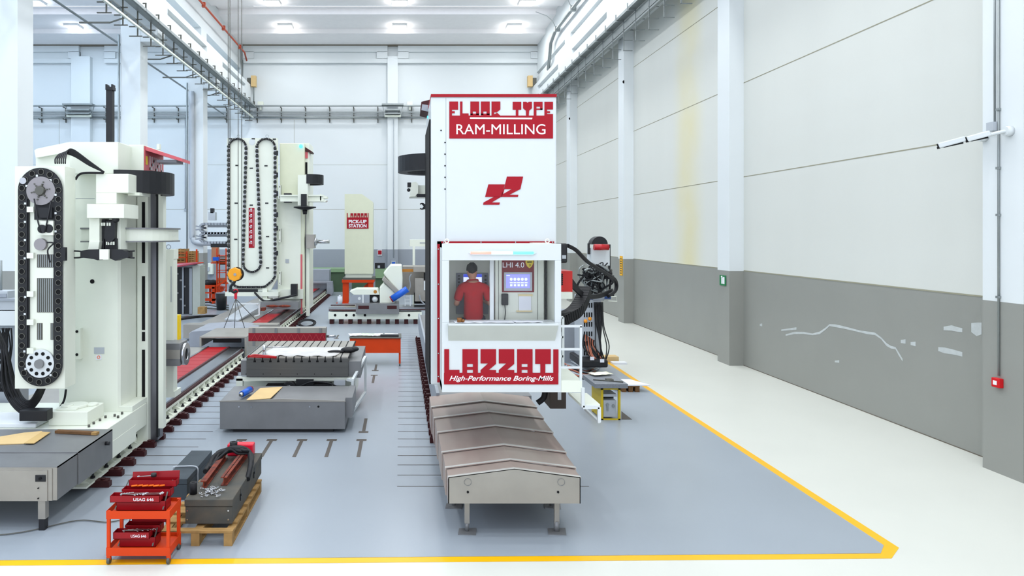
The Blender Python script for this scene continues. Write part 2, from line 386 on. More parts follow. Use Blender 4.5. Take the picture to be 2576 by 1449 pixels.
# lamps
def lamp(x, y_, label, group):
    t = thing('ceiling_lamp', label, 'lamp', (x, y_, 18.3), group)
    MB().box(x - .48, x + .48, y_ - .5, y_ + .5, 18.3, ZC).build('lamp_housing', CABW, t, .02)
    MB().box(x - .42, x + .42, y_ - .44, y_ + .44, 18.27, 18.3).build('diffuser', LAMPM, t)
    return t
l0 = None
nth = ['row of lamps nearest the back wall', 'second row of lamps from the back wall']
for r_, yy in enumerate(LAMP_ROWS):
    for k, xx in enumerate(LAMP_X + LAMP_X_LEFT):
        if r_ < 2 and k < 3: lb = 'square white roof lamp, %s in the %s' % (('left', 'centre', 'right')[k], nth[r_]); g = 'square lamps under the main hall roof'
        elif k < 3: lb = 'square white roof lamp above the upper edge of the photo'; g = 'roof lamps nearer the viewer'
        else: lb = 'square white roof lamp in the left side hall'; g = 'square lamps in the side hall'
        if r_ > 1 and k > 2 and xx != LAMP_X_LEFT[0]: pass
        if l0 is None: l0 = lamp(xx, yy, lb, g)
        else: dup(l0, (xx, yy, 18.3), lb, g)
# ------------------------------------------------------------------ cable trays, pipes, wall fixtures
def tray_right():
    t = thing('cable_tray', 'galvanised cable tray with hanging brackets along the right crane girder', 'cable tray', (9.75, 20, 13.3))
    MB().box(9.5, 9.78, 4, 51.5, 13.4, 13.46).build('tray_rail', GALV, t)
    m = MB(); m.box(9.42, 9.5, 4, 51.5, 13.38, 13.5); m.build('side_rail', GALV, t)
    MB().box(9.72, 9.86, 4, 51.5, 12.84, 12.92).build('conductor_rail', GALV, t)
    m = MB(); m.box(9.72, 9.8, 4, 51.5, 12.95, 13.3); m.build('tray_channel', GALV, t)
    br = MB(); br.box(9.7, 9.74, 0, .035, 12.05, 13.45)
    for z in (12.05, 12.5, 12.95): br.box(9.7, 10.1, 0, .035, z, z + .03)
    br.box(9.4, 9.7, 0, .05, 13.3, 13.36); br.box(9.36, 9.4, 0, .05, 13.3, 13.62)
    b0 = br.build('bracket', GALV, t)
    b0.location = (0, 0, 0)
    b0.data.transform(Matrix.Translation((0, 20, 0))); b0.location = (0, 25.6 - 20, 0)
    # bracket mesh sits at local y = 0; each copy slides along the tray
    b0.data.transform(Matrix.Translation((0, 0, 0)))
    for k in range(1, 17):
        c = b0.copy(); C.objects.link(c); c.parent = t; c.location = (0, 25.6 - 20 + 1.55 * k, 0)
    for k in (-1, -2, -3):
        c = b0.copy(); C.objects.link(c); c.parent = t; c.location = (0, 25.6 - 20 + 1.55 * k, 0)
tray_right()
def tray_left():
    t = thing('cable_tray', 'galvanised cable tray with hooked brackets along the left crane girder', 'cable tray', (-11.0, 20, 13.3))
    MB().box(-11.0, -10.7, 4, 51.5, 13.4, 13.47).build('tray_rail', GALV, t)
    MB().box(-10.68, -10.62, 4, 51.5, 13.4, 13.52).build('side_rail', GALV, t)
    MB().box(-11.25, -11.05, 4, 51.5, 13.05, 13.1).build('tray_channel', GALV, t)
    MB().box(-10.95, -10.85, 4, 51.5, 12.66, 12.74).build('conductor_rail', CREAM, t)
    br = MB(); br.box(-11.02, -10.97, 20, 20.05, 12.35, 13.45)
    for z in (12.35, 12.75, 13.05): br.box(-11.35, -10.8, 20, 20.05, z, z + .04)
    br.box(-10.68, -10.62, 20, 20.04, 13.4, 13.75); br.box(-10.78, -10.62, 20, 20.04, 13.72, 13.76)
    b0 = br.build('bracket', GALVD, t)
    for k in range(0, 17):
        c = b0 if k == 0 else b0.copy()
        if k: C.objects.link(c); c.parent = t
        c.location = (0, 26.0 - 20 + 1.55 * k, 0)
    for yy in (28.5, 34.5, 38.5, 43.5, 47.5):
        m = MB(); m.beam((-11.3, yy, 12.95), (-11.9, yy, 12.75), .05); m.beam((-11.9, yy, 12.75), (-13.15, yy, 12.75), .06); m.build('outrigger', GALVD, t)
    MB().cyl((-13.1, 4, 12.95), (-13.1, 51.5, 12.95), .05).build('pipe', GALV, t)
tray_left()
def tray_back():
    t = thing('cable_tray', 'galvanised cable tray and pipes running across the back wall', 'cable tray', (0, 51.5, 12.7))
    for x0, x1 in ((XLL, -24.4), (-23.0, -12.9), (-11.7, -.95), (-.18, 10.4)):
        MB().box(x0, x1, 51.35, 51.6, 13.52, 13.6).build('tray_rail', GALV, t)
        m = MB(); m.box(x0, x1, 51.75, 51.82, 13.1, 13.2); m.box(x0, x1, 51.75, 51.82, 12.98, 13.02); m.build('tray_channel', GALV, t)
        MB().cyl((x0, 51.6, 12.72), (x1, 51.6, 12.72), .08).build('pipe', GALV, t)
        x = x0 + 1.0
        while x < x1:
            m = MB(); m.box(x, x + .06, 51.5, 51.98, 13.45, 13.5); m.box(x, x + .06, 51.9, 51.98, 12.4, 13.5); m.box(x, x + .06, 51.5, 51.98, 12.58, 12.63); m.build('bracket', GALVD, t); x += 1.8
    for xc in (-.56, -23.7):
        w_ = .45 if xc > -5 else .75
        m = MB(); m.box(xc - w_ - .35, xc + w_ + .35, 51.0, 51.55, 13.55, 13.66); m.box(xc - w_ - .1, xc + w_ + .1, 51.05, 51.5, 13.15, 13.25); m.box(xc - w_ - .1, xc + w_ + .1, 51.05, 51.5, 12.9, 12.97)
        for sx in (-1, 1):
            m.beam((xc + sx * (w_ + .3), 51.5, 13.6), (xc + sx * (w_ + .1), 51.4, 12.7), .05)
        m.build('corner_bridge', GALV, t)
        MB().cyl((xc - w_ - .15, 51.3, 12.78), (xc + w_ + .15, 51.3, 12.78), .09).build('pipe', CREAM, t)
tray_back()
m = MB(); m.tube([(-11.3, 4, 17.25), (-11.3, 50.5, 17.25), (-11.35, 51.4, 16.9)], .06)
for yy in (31, 35.5, 40, 44.5, 49): m.box(-11.4, -11.2, yy - .08, yy + .08, 17.12, 17.4)
tag(m.build('sprinkler_pipe', M('red_oxide_pipe', (176, 78, 56), .5)), 'thin red pipe high along the left upper wall', 'pipe')
m = MB(); m.tube([(-11.7, 51.6, 17.0), (-11.7, 51.6, 12.9)], .05)
tag(m.build('drain_pipe', GALV), 'grey vertical pipe in the left back corner below the red pipe', 'pipe')
m = MB(); m.tube([(-11.3, 51.5, 15.35), (-10.95, 51.5, 15.35), (-10.85, 51.5, 15.2), (-10.85, 51.5, 13.5)], .05)
tag(m.build('conduit_pipe', GALV), 'bent grey conduit beside the back end of the left girder', 'pipe')
m = MB(); m.tube([(9.9, 12, 17.05), (9.9, 44.5, 17.05), (9.95, 46, 16.7), (9.95, 46.3, 16.0), (10.1, 47.5, 15.3)], .11)
for yy in (24, 28, 32, 36, 40, 44): m.tube([(9.9, yy, 17.0), (9.65, yy + .1, 17.6), (9.3, yy + .2, 17.95), (8.6, yy + .2, 18.2)], .025)
for yy in range(24, 46, 4): m.box(9.75, 10.1, yy - .1, yy + .1, 16.9, 17.2)
tag(m.build('sprinkler_pipe', GALV), 'thick grey pipe with side branches high on the right upper wall', 'pipe')
for x0, dx, lb in ((-11.0, 1, 'orange rail buffer on top of the left girder end'), (9.75, -1, 'orange rail buffer on top of the right girder end')):
    m = MB().mat(KRAFT).box(x0, x0 + dx * .35, 51.2, 51.6, 14.95, 15.75); m.mat(GALVD).box(x0 - dx * .3, x0, 51.3, 51.6, 15.0, 15.6)
    tag(m.build('rail_buffer'), lb, 'buffer', 'crane rail end buffers')
for x, lb in ((657, 'white wall sensor above the back tray at the left'), (1031, 'white wall sensor above the back tray right of the pilaster')):
    m = MB(); p = W(x, 264, 51.8); m.box(p.x - .2, p.x + .2, 51.5, 51.8, p.z - .12, p.z + .2); m.box(p.x - .05, p.x + .05, 51.5, 51.8, p.z - .4, p.z - .1)
    tag(m.build('wall_sensor', CREAM), lb, 'sensor', 'wall sensors')
# left column conduit elbow in front of machine B
m = MB(); m.tube(spline([W(482, 230, 41.83), W(483, 560, 41.83), W(485, 600, 41.83), W(495, 610, 41.83), W(530, 612, 41.83), W(548, 613, 41.83)], 5), .16); tag(m.build('conduit_pipe', GREYL), 'grey duct pipe running down a column and bending right', 'pipe')
m = MB(); m.tube([W(466, 290, 51.9), W(466, 525, 51.9)], .04); m.pbox(463, 524, 470, 531, 51.9, .08)
tag(m.build('conduit_pipe', GREYL), 'thin conduit with a socket box on the side hall back wall', 'pipe')
m = MB(); m.tube([W(990, 300, 51.5), W(990, 648, 51.5)], .03)
tag(m.build('conduit_pipe', GREYL), 'thin conduit down the middle of the back pilaster', 'pipe')
t = thing('socket_panel', 'small grey and blue socket box on the back pilaster', 'socket', W(990, 668, 51.5))
MB().pbox(984, 656, 996, 668, 51.4, .12).build('box', GREYL, t); MB().pbox(986, 659, 994, 667, 51.37, .03).build('cover', BLUE, t)
t = thing('fire_sign', 'red and white fire sign on the grey back wall', 'sign', W(956, 640, 51.9))
MB().pbox(950, 628, 961, 643, 51.93, .04).build('panel', LETTER, t); MB().pbox(951, 630, 960, 640, 51.9, .03).build('symbol', RED, t)
# cameras, conduits and call point on the nearest right pilaster
def cctv(x, y_, L, lb, up=0):
    o = onX(x, y_, 10.23); t = thing('security_camera', lb, 'camera', o, 'wall cameras on the near right pilaster')
    MB().cyl((10.23, o.y, o.z), (10.13, o.y, o.z), .09, .08).build('wall_mount', CABW, t)
    MB().tube(spline([(10.15, o.y, o.z), (10.05, o.y + .03, o.z - .02), (9.98, o.y + .12, o.z - .05)]), .03).build('arm', CABW, t)
    a = Vector((9.98, o.y + .1, o.z - .02)); b = a + Vector((-.30, .24, -.10)) * L
    m = MB(); m.beam(a, b, .11, .1); m.build('body', CABW, t, .02)
    m = MB(); m.beam(a + (b - a) * .1 + Vector((0, 0, -.055)), b + (b - a) * .06 + Vector((0, 0, -.03)), .09, .03); m.cyl(b, b + (b - a) * .05, .045); m.build('lens', HOLE, t)
cctv(2542, 330, .8, 'white security camera on the pilaster, the one nearer the photo edge'); cctv(2478, 344, 1.0, 'white security camera reaching furthest left from the pilaster')
p = onX(2504, 312, 10.23); q = onX(2504, -200, 10.23)
m = MB(); m.cyl((10.217, p.y, p.z), (10.217, p.y, q.z), .014); m.mat(GREYL).box(10.13, 10.23, p.y - .07, p.y + .07, p.z - .12, p.z + .03)
m.mats = [GALV, GREYL]; m.m = [0 if i < len(m.m) - 6 else 1 for i in range(len(m.m))]
tag(m.build('conduit_pipe'), 'short grey conduit ending in a square junction box above the cameras', 'pipe')
p = onX(2515, 945, 10.23)
m = MB().mat(GALV); m.cyl((10.21, p.y, p.z), (10.21, p.y, 9), .017)
for z in (3.0, 4.4, 5.2, 6.2): m.box(10.18, 10.23, p.y - .03, p.y + .03, z, z + .04)
tag(m.build('conduit_pipe'), 'long grey conduit running down to the red call point', 'pipe')
t = thing('fire_call_point', 'red break glass call point low on the near right pilaster', 'alarm', (10.23, p.y, p.z - .16))
MB().box(10.15, 10.23, p.y - .08, p.y + .08, p.z - .2, p.z - .04).build('box', M('bright_red_plastic', (205, 20, 28), .35), t, .01)
MB().box(10.142, 10.152, p.y - .035, p.y + .035, p.z - .155, p.z - .085).build('glass_pane', LETTER, t)
p = onX(1819, 706, 10.22)
t = thing('exit_sign', 'small green emergency exit sign on the grey part of a pilaster', 'sign', (10.22, p.y, p.z - .2))
MB().box(10.2, 10.22, p.y - .2, p.y + .2, p.z - .15, p.z + .17).build('panel', M('green_sign', (34, 124, 74), .5), t)
m = MB(); m.box(10.195, 10.2, p.y - .02, p.y + .07, p.z - .1, p.z + .1); m.ball((10.197, p.y + .03, p.z + .12), .03); m.box(10.195, 10.2, p.y - .14, p.y - .04, p.z - .1, p.z + .12); m.build('symbol', LETTER, t)
p = onX(1563, 670, 10.22)
t = thing('warning_sign', 'tall narrow yellow sign on the third pilaster', 'sign', (10.22, p.y, p.z - .45))
MB().box(10.2, 10.22, p.y - .18, p.y + .18, p.z - .42, p.z + .48).build('panel', YELLOW, t)
m = MB()
for k in range(7): m.box(10.195, 10.2, p.y - .1, p.y + .1, p.z - .34 + k * .11, p.z - .29 + k * .11)
m.build('lettering', SLOT, t)

# ------------------------------------------------------------------ central floor type machine
g = 'telescopic steel way cover'
t = thing('way_cover', 'telescopic steel way cover on short legs below the operator cabin', 'machine cover', (1.53, 9.4, 0))
def seg(y0, y1, xl, xr, zs, zr, zb, first=False):
    xm = (xl + xr) / 2; m = MB().mat(RUSTY); th = .012
    prof = [(xl, zb), (xl, zs), (xm, zr), (xr, zs), (xr, zb)]
    inner = [(xl + th, zb), (xl + th, zs - th), (xm, zr - th), (xr - th, zs - th), (xr - th, zb)]
    pts = prof + inner[::-1]
    m.prism([(x, y0, z) for x, z in pts], (0, y1 - y0, 0))
    # rolled front lip, in a lighter steel than the cover
    m.mat(M('bright_edge_steel', (200, 198, 192), .4, .3)); lip = [(xl - .006, zs - .02), (xl - .006, zs + .004), (xm, zr + .007), (xr + .006, zs + .004), (xr + .006, zs - .02), (xr, zs - .02), (xr, zs), (xm, zr), (xl, zs), (xl, zs - .02)]
    m.prism([(x, y0 - .006, z) for x, z in lip], (0, .05, 0))
    if first: m.mat(STEEL).prism([(x, y0, z) for x, z in prof], (0, .012, 0))
    return m.build('cover_segment' if not first else 'front_segment', None, t)
yy_ = [9.36, 9.67, 10.28, 11.23, 12.03, 12.7, 13.5]
for i in range(6):
    k = i
    seg(yy_[i], yy_[i + 1] + .02, .645 - .016 * k, 2.425 + .014 * k, .825 + .022 * k, .94 + .022 * k, .47 - .004 * k, i == 0)
m = MB()
for x in (1177, 1404):
    p = W(x, 1238, 9.355); m.cyl(p + Vector((0, .004, 0)), p - Vector((0, .004, 0)), .016)
parts(m, 'screw', HOLE, t)
m = MB()
for x in (1177, 1412):
    p = W(x, 1213, 9.355); m.pipe(p + Vector((0, .004, 0)), p - Vector((0, .003, 0)), .05, .046)
parts(m, 'weld_mark', STEELD, t)
for (x, yl) in ((.915, 9.55), (2.145, 9.55), (.8, 10.45), (2.28, 10.45)):
    l = MB(); l.box(x - .035, x + .035, yl - .03, yl + .03, .13, .5); l.build('leg', STEEL, t, .006)
    f = MB(); f.cyl((x, yl, .02), (x, yl, .16), .04 if x > 1.5 else .028); f.hexa([(x - .13, yl - .09, .0), (x + .11, yl - .11, .0), (x + .14, yl + .08, .0), (x - .1, yl + .1, .0), (x - .13, yl - .09, .022), (x + .11, yl - .11, .012), (x + .14, yl + .08, .03), (x - .1, yl + .1, .014)]); f.build('foot', STEELD, t)
# guide bed behind the cover
t = thing('guide_bed', 'long grey machine bed under the central white column', 'machine bed', (1.5, 20, 0))
MB().box(.76, 2.55, 13.52, 27, .12, .95).build('bed_casting', STEELD, t)
MB().box(.70, .76, 13.52, 27, .4, 1.0).build('bed_cover', GREYP, t)
y = 13.6
while y < 27:
    m = MB(); m.box(.58, .76, y, y + .14, 0.006, .12); m.box(.6, .64, y + .04, y + .09, .12, .17); m.build('foot', MAROON, t); y += .5205
t = thing('machine_column', 'tall white machine column with a red top cap and red signs', 'machine', (1.52, 11.3, 0))
D = 11.3
MB().pbox(1084, 243, 1400, 968, D, 2.2).build('column_body', CABW, t, .02)
MB().pbox(1084, 236.5, 1400.5, 243.5, D - .02, 2.24).build('top_cap', REDF, t)
MB().pbox(1080, 300, 1084, 966, D + .1, 1.9).build('edge_seal', HOLE, t)
m = MB(); m.pbox(1121.5, 246, 1122.3, 612, D - .003, .01); m.build('panel_joint', GALV, t)
m = MB()
for y in (358.5, 387.8, 417, 446, 475.6): p = W(1119.5, y, D - .004); m.ball(p, .012)
m.ball(W(1109.5, 328, D - .004), .012); parts(m, 'rivet', HOLE, t)
m = MB(); m.beam(W(1082, 420, D - .02), W(1102, 608, D - .02), .004)
s = 3.622
def sx(x): return 1000 + x / s
def sy(y): return 220 + y / s
def P2(pts): return [(sx(x), sy(y)) for x, y in pts]
DS = D - .01
sign = MB().mat(RED)
def rp(pts): sign.pp(P2(pts), DS, .008)
def rr(x0, y0, x1, y1): rp([(x0, y0), (x1, y0), (x1, y1), (x0, y1)])
rr(472, 256, 1417, 465)
rr(472, 128, 496, 256); rr(496, 128, 552, 202); rr(496, 216, 522, 234)                                      # F
rr(570, 128, 592, 256); rr(592, 236, 648, 256)                                                             # L
for x in (664, 760):                                                                                        # O O
    rr(x, 128, x + 80, 218); rr(x, 218, x + 22, 250); rr(x + 52, 218, x + 80, 250); rr(x, 238, x + 80, 256)
rr(857, 128, 937, 200); rr(857, 200, 880, 256); rp([(880, 200), (937, 200), (904, 226), (880, 226)]); rp([(905, 228), (937, 256), (880, 256), (880, 244), (900, 236)])   # R
rr(1050, 130, 1128, 202); rr(1078, 202, 1101, 256)                                                         # T
rp([(1145, 130), (1174, 130), (1185, 140), (1196, 130), (1225, 130), (1225, 190), (1200, 210), (1196, 256), (1172, 256), (1170, 210), (1145, 190)])   # Y
rr(1242, 130, 1322, 174); rr(1242, 174, 1266, 256); rr(1300, 174, 1322, 203); rr(1266, 192, 1322, 203)       # P
rr(1339, 130, 1417, 200); rr(1339, 200, 1363, 256); rr(1363, 216, 1390, 232); rr(1363, 242, 1417, 256)         # E
sg = sign.build('sign_plate', None, t)
m = MB(); m.pp(P2([(660, 272), (1230, 276), (1226, 290), (660, 286)]), DS - .004, .004); m.build('underline', LETTER, sg)
text('RAM-MILLING', (sx(536), sy(335), sx(1348), sy(427)), DS, 'lettering', LETTER, sg)
lg = MB().mat(RED)
def lp(pts): lg.pp([(1000 + x / s, 220 + y / s) for x, y in pts], DS, .008)
lp([(997, 812), (1145, 812), (1120, 926), (970, 926)]); lp([(1040, 926), (1120, 926), (1020, 978), (950, 978)]); lp([(950, 978), (1102, 978), (1096, 998), (944, 998)])
lp([(828, 883), (978, 883), (948, 998), (798, 998)]); lp([(880, 996), (945, 996), (858, 1048), (784, 1048)]); lp([(784, 1048), (933, 1048), (928, 1069), (780, 1069)])
lp([(948, 975), (968, 926), (975, 926), (960, 978)])
lg.build('emblem', None, t)
# left side equipment of the column: lamp hood, chain guard, arm, gripper
m = MB(); m.prism([W(1060, 256, 12.4), W(1084, 250, 12.4), W(1084, 284, 12.4), W(1058, 278, 12.4)], (0, .6, 0)); lh = m.build('lamp_hood', MAROON, t)
MB().pp([(1062, 262), (1080, 265), (1078, 281), (1060, 277)], 12.39, .01).build('lamp_glass', GREYP, lh)
p = W(1079, 295, 12.5); MB().ball(p, .035).build('signal_light', M('cyan_signal_light', (60, 190, 230), .4, emit=4), t)
def half_drum(c, r, h, a0, a1, n=16, th=.04):
    m = MB(); o = [(c[0] + r * math.cos(a0 + (a1 - a0) * i / n), c[1] + r * math.sin(a0 + (a1 - a0) * i / n)) for i in range(n + 1)]
    q = [(c[0] + (r - th) * math.cos(a0 + (a1 - a0) * i / n), c[1] + (r - th) * math.sin(a0 + (a1 - a0) * i / n)) for i in range(n, -1, -1)]
    m.prism([(x, y, c[2]) for x, y in o + q], (0, 0, h)); return m
p = W(1082, 430, 13.4)
m = half_drum((p.x + .1, 13.8, p.z), .72, .31, math.pi * .5, math.pi * 1.5, 20, .18); m.build('chain_guard', BLACK, t)
MB().pbox(1071, 375, 1088, 432, 13.5, .25).build('guard_bracket', CREAM, t)
m = MB(); m.pbox(1048, 466, 1090, 494, 13.4, .3); m.pbox(1030, 492, 1090, 496, 13.35, .5); m.pp([(1033, 460), (1046, 457), (1052, 463), (1052, 486), (1044, 494), (1032, 494)], 13.3, .4); m.build('changer_slide', CREAM, t)
m = MB(); m.pbox(1025, 459, 1034, 470, 13.3, .2); m.ball(W(1028, 478, 13.35), .035); m.pbox(1048, 488, 1086, 496, 13.3, .02); m.build('sensor', BLACK, t)
m = MB(); m.pbox(1070, 512, 1090, 526, 13.4, .15); m.tube(arc(W(1062, 519, 13.45), (1, 0, 0), (0, 0, 1), .055, .5, 2.4, 8), .012); m.tube(arc(W(1062, 519, 13.45), (1, 0, 0), (0, 0, 1), .055, -.5, -2.4, 8), .012); m.pp([(1060, 512), (1072, 514), (1072, 525), (1060, 527), (1066, 519)], 13.4, .1); m.build('gripper', BLACK, t)
# ram head at the left of the column, seen behind the pallet station
# ------------------------------------------------------------------ operator cabin
DC = 10.0; k2 = 3.533
t = thing('operator_cabin', 'white operator cabin with a large window and red front panel', 'cabin', W(1262, 987, DC))
CB = 1.27
m = MB()
m.pbox(1112, 613, 1412, 655, DC, .06); m.pbox(1112, 812, 1412, 987, DC, .06); m.pbox(1112, 655, 1130, 812, DC, .06); m.pbox(1396, 655, 1412, 812, DC, .06)
fr = m.build('front_frame', CABW, t, .006)
a = W(1112, 987, DC); b = W(1412, 613, DC)
MB().box(a.x, b.x, DC + .06, DC + .55, a.z, a.z + .1).build('cabin_floor', CABW, t)
MB().box(a.x, b.x, DC + .06, DC + .55, b.z - .06, b.z).build('roof_panel', CABW, t)
MB().box(.665, b.x - .03, DC + .55, DC + CB, b.z - .09, b.z - .02).build('roof_panel', CABW, t); MB().box(.665, b.x - .03, DC + .55, DC + CB, a.z + .02, a.z + .1).build('cabin_floor', CABW, t); MB().box(.66, .69, DC + .55, DC + CB, a.z + .02, b.z - .02).build('side_panel', CABW, t)
m = MB(); m.box(a.x, a.x + .04, DC + .06, DC + .55, a.z, b.z); parts(m, 'side_panel', CABW, t)
m = MB(); m.box(b.x - .05, b.x, DC + .06, DC + CB, a.z, b.z); m.box(b.x - .22, b.x - .05, DC + CB - .3, DC + CB, a.z, b.z); parts(m, 'side_panel', CREAM, t)
MB().box(a.x + .1, b.x - .1, DC + .02, DC + .03, W(0, 812, DC).z, W(0, 655, DC).z).build('window_pane', GLASS, t)
bw = MB(); bw.pbox(1110, 640, 1247, 985, DC + 1.17, .05); back_ = bw.build('rear_panel', CREAM, t)
m = MB(); m.pbox(1232.5, 650, 1242, 812, DC + .35, .06); m.build('mullion', CABW, t)
# cupboard with touch screen
cd = MB(); cd.pbox(1246, 646, 1368, 985, DC + .62, .5); cup = cd.build('control_cupboard', CREAM, t)
m = MB(); m.pbox(1254, 650, 1254.8, 806, DC + .615, .01); m.pbox(1352, 650, 1352.8, 806, DC + .615, .01); m.pbox(1256, 806, 1350, 809, DC + .61, .02); parts(m, 'door_gap', HOLE, cup)
m = MB(); m.pbox(1263, 650, 1343.5, 735, DC + .605, .015); m.build('sign_board', M('dark_red_board', (120, 14, 24), .4), cup)
text('LHI 4.0', (1264.5, 660, 1318.5, 673), DC + .6, 'lettering', LETTER, cup)
m = MB(); m.pp([(1322.5, 652), (1341.5, 652), (1342, 661), (1338, 670), (1332, 675), (1326, 670), (1322, 661)], DC + .6, .006); m.build('shield', M('gold_shield', (222, 196, 52), .4), cup)
m = MB(); m.pbox(1326, 658, 1338, 660.5, DC + .597, .004); m.tube(arc(W(1331, 667, DC + .597), (1, 0, 0), (0, 0, 1), .018, -1.2, 1.2, 6), .004); m.build('shield_mark', HOLE, cup)
sc = MB().pbox(1268, 685, 1339, 732, DC + .59, .02).build('screen_bezel', GREYL, cup, .003)
m = MB(); m.pbox(1273.5, 690.5, 1333, 724.5, DC + .585, .006); m.build('screen', M('blue_violet_screen', (130, 132, 232), .3, var=.05, emit=1.0), cup)
m = MB()
for k in range(5):
    p = W(1286 + k * 9.3, 702.5, DC + .583); m.cyl(p, p - Vector((0, .003, 0)), .022, seg=14); m.pbox(1282.5 + k * 9.3, 710, 1290 + k * 9.3, 712.5, DC + .58, .003); m.pbox(1283.5 + k * 9.3, 715, 1289 + k * 9.3, 720, DC + .58, .003)
m.pbox(1274, 692, 1283, 694, DC + .58, .003); m.build('screen_icon', M('pale_screen_icon', (205, 215, 250), .3, emit=.9), cup)
m = MB(); m.pbox(1262.5, 739, 1279, 768, DC + .56, .06); ph = m.build('handset', BLACK, cup, .01)
m = MB(); m.tube([W(1270, 768, DC + .57), W(1271.5, 785, DC + .57), W(1269.5, 806, DC + .6)], .007); m.build('handset_cord', BLACK, cup)
m = MB(); m.pbox(1305.5, 744, 1336, 781, DC + .6, .004); pap = m.build('note_paper', PAPER, cup)
m = MB(); m.pbox(1304, 740, 1340, 745, DC + .597, .004); m.pbox(1299, 781, 1339, 785, DC + .597, .004); m.build('adhesive_tape', M('cream_tape', (222, 206, 160), .6), cup)
MB().pbox(1372.5, 655, 1378, 812, DC + .75, .04).build('cable_strip', HOLE, t)
# control panel in front of the operator
cp = MB().pbox(1148, 687, 1228, 790, DC + 1.13, .05).build('control_panel', M('blue_grey_panel', (132, 138, 150), .45), t, .004)
m = MB(); m.pbox(1166, 690, 1212, 730, DC + 1.12, .02); m.build('screen', M('white_blue_screen', (205, 214, 252), .3, emit=1.2), cp)
m = MB(); m.pbox(1166, 690, 1212, 697, DC + 1.115, .006); m.pbox(1166, 722, 1176, 725, DC + 1.115, .006); m.build('screen_banner', M('blue_screen_banner', (60, 80, 220), .3, emit=.7), cp)
m = MB()
for k in range(5):
    m.pbox(1152, 692 + k * 8, 1157, 696 + k * 8, DC + 1.12, .015); m.pbox(1219, 692 + k * 9, 1224, 697 + k * 9, DC + 1.12, .015)
parts(m, 'button', BLACK, cp)
MB().ball(W(1154.5, 733, DC + 1.12), .02).build('green_lamp', M('green_lamp', (40, 240, 110), .3, emit=4), cp)
# desk lip and sloping skirt
a = W(1128, 812, DC - .12); b = W(1405, 819, DC - .12)
m = MB(); m.box(a.x, b.x, DC - .12, DC + .35, b.z - .0, b.z + .025); m.build('desk_top', CABW, t)
tl, tr_ = W(1128, 819, DC - .12), W(1405, 819, DC - .12); bl, br_ = W(1128, 857, DC - .004), W(1396, 857, DC - .004)
n = MB(); n.hexa([bl, br_, br_ + Vector((0, .004, 0)), bl + Vector((0, .004, 0)), tl, tr_, (tr_.x, DC, tr_.z), (tl.x, DC, tl.z)]); n.build('desk_skirt', M('shelf_grey_enamel', (190, 195, 188), .45), t)
# light strip
m = MB(); m.pp([(1179, 636), (1190, 630.5), (1340, 631), (1350, 636), (1340, 641), (1190, 641)], DC - .02, .02); ls = m.build('light_strip', M('frosted_strip', (205, 225, 228), .3), fr if False else t)
for x0, x1, nm, col in ((1184, 1236, 'red_glow', (255, 130, 118)), (1236, 1290, 'white_glow', (245, 252, 255)), (1290, 1342, 'cyan_glow', (90, 235, 235))):
    p, q = W(x0, 636, DC - .024), W(x1, 636, DC - .024); MB().cyl(p, q, .018, seg=10).build('strip_lamp', M(nm, col, .3, var=0, emit=2.2), ls)
# eye bolts
for x in (1124, 1377):
    p = W(x, 609, DC + .08); m = MB(); m.tube(arc(p + Vector((0, 0, .015)), (1, 0, 0), (0, 0, 1), .028, 0, 6.283, 16), .009); m.cyl(p - Vector((0, 0, .05)), p - Vector((0, 0, .01)), .02); parts(m, 'eye_bolt', CREAM, t)
# front sign
fs = MB().mat(RED)
def fp(pts): fs.pp([(1080 + x / k2, 590 + y / k2) for x, y in pts], DC - .012, .012)
k2 = 3.533
def fr_(x0, y0, x1, y1): fp([(x0, y0), (x1, y0), (x1, y1), (x0, y1)])
fr_(131, 1230, 1147, 1332); fr_(133, 1020, 176, 1230); fr_(176, 1204, 268, 1230)
for x in (295, 781): fr_(x, 1020, x + 137, 1150); fr_(x, 1150, x + 40, 1230); fr_(x + 93, 1150, x + 137, 1230); fr_(x + 40, 1178, x + 93, 1203)
for x in (456, 618): fr_(x, 1020, x + 137, 1146); fp([(x + 68, 1146), (x + 137, 1146), (x + 137, 1150), (x + 72, 1204), (x + 137, 1206), (x + 137, 1230), (x, 1230), (x, 1206)])
fr_(942, 1020, 1080, 1150); fr_(988, 1150, 1031, 1230); fr_(1103, 1022, 1148, 1230)
sg = fs.build('sign_plate', None, t)
text('High-Performance Boring-Mills', (1080 + 178 / k2, 590 + 1255 / k2, 1080 + 1104 / k2, 590 + 1312 / k2), DC - .012, 'lettering', LETTER, sg, shear=.35, bold=.012)
# access platform, railing and steps on the right
t2 = t
a = W(1412, 987, DC); MB().box(a.x, a.x + .3, DC + .0, DC + .95, a.z, a.z + .17).build('platform', CREAM, t)
rl = MB()
zf = a.z + .17; x0 = a.x + .0; x1 = a.x + .3
z1 = W(0, 821, DC).z
for yy in (DC + .02, ):
    rl.beam((x1 - .015, yy, zf - .1), (x1 - .015, yy, z1), .032); rl.beam((x0, yy, z1), (x1, yy, z1), .032)
    for py in (879, 925): rl.beam((x0, yy, W(0, py, DC).z), (x1, yy, W(0, py, DC).z), .03)
for yy in (DC + .92,):
    rl.beam((x1 - .06, yy, zf), (x1 - .06, yy, z1 + .02), .035); rl.beam((x0, yy, z1 + .02), (x1 - .06, yy, z1 + .02), .035)
    for py in (848, 896): rl.beam((x0, yy, W(0, py, DC + .92).z), (x1 - .06, yy, W(0, py, DC + .92).z), .035)
rl.build('railing', CABW, t)
st = MB(); p0 = W(1466, 975, DC); p1 = W(1466, 1024, DC); p2 = W(1507, 1024, DC); p3 = W(1507, 1062, DC)
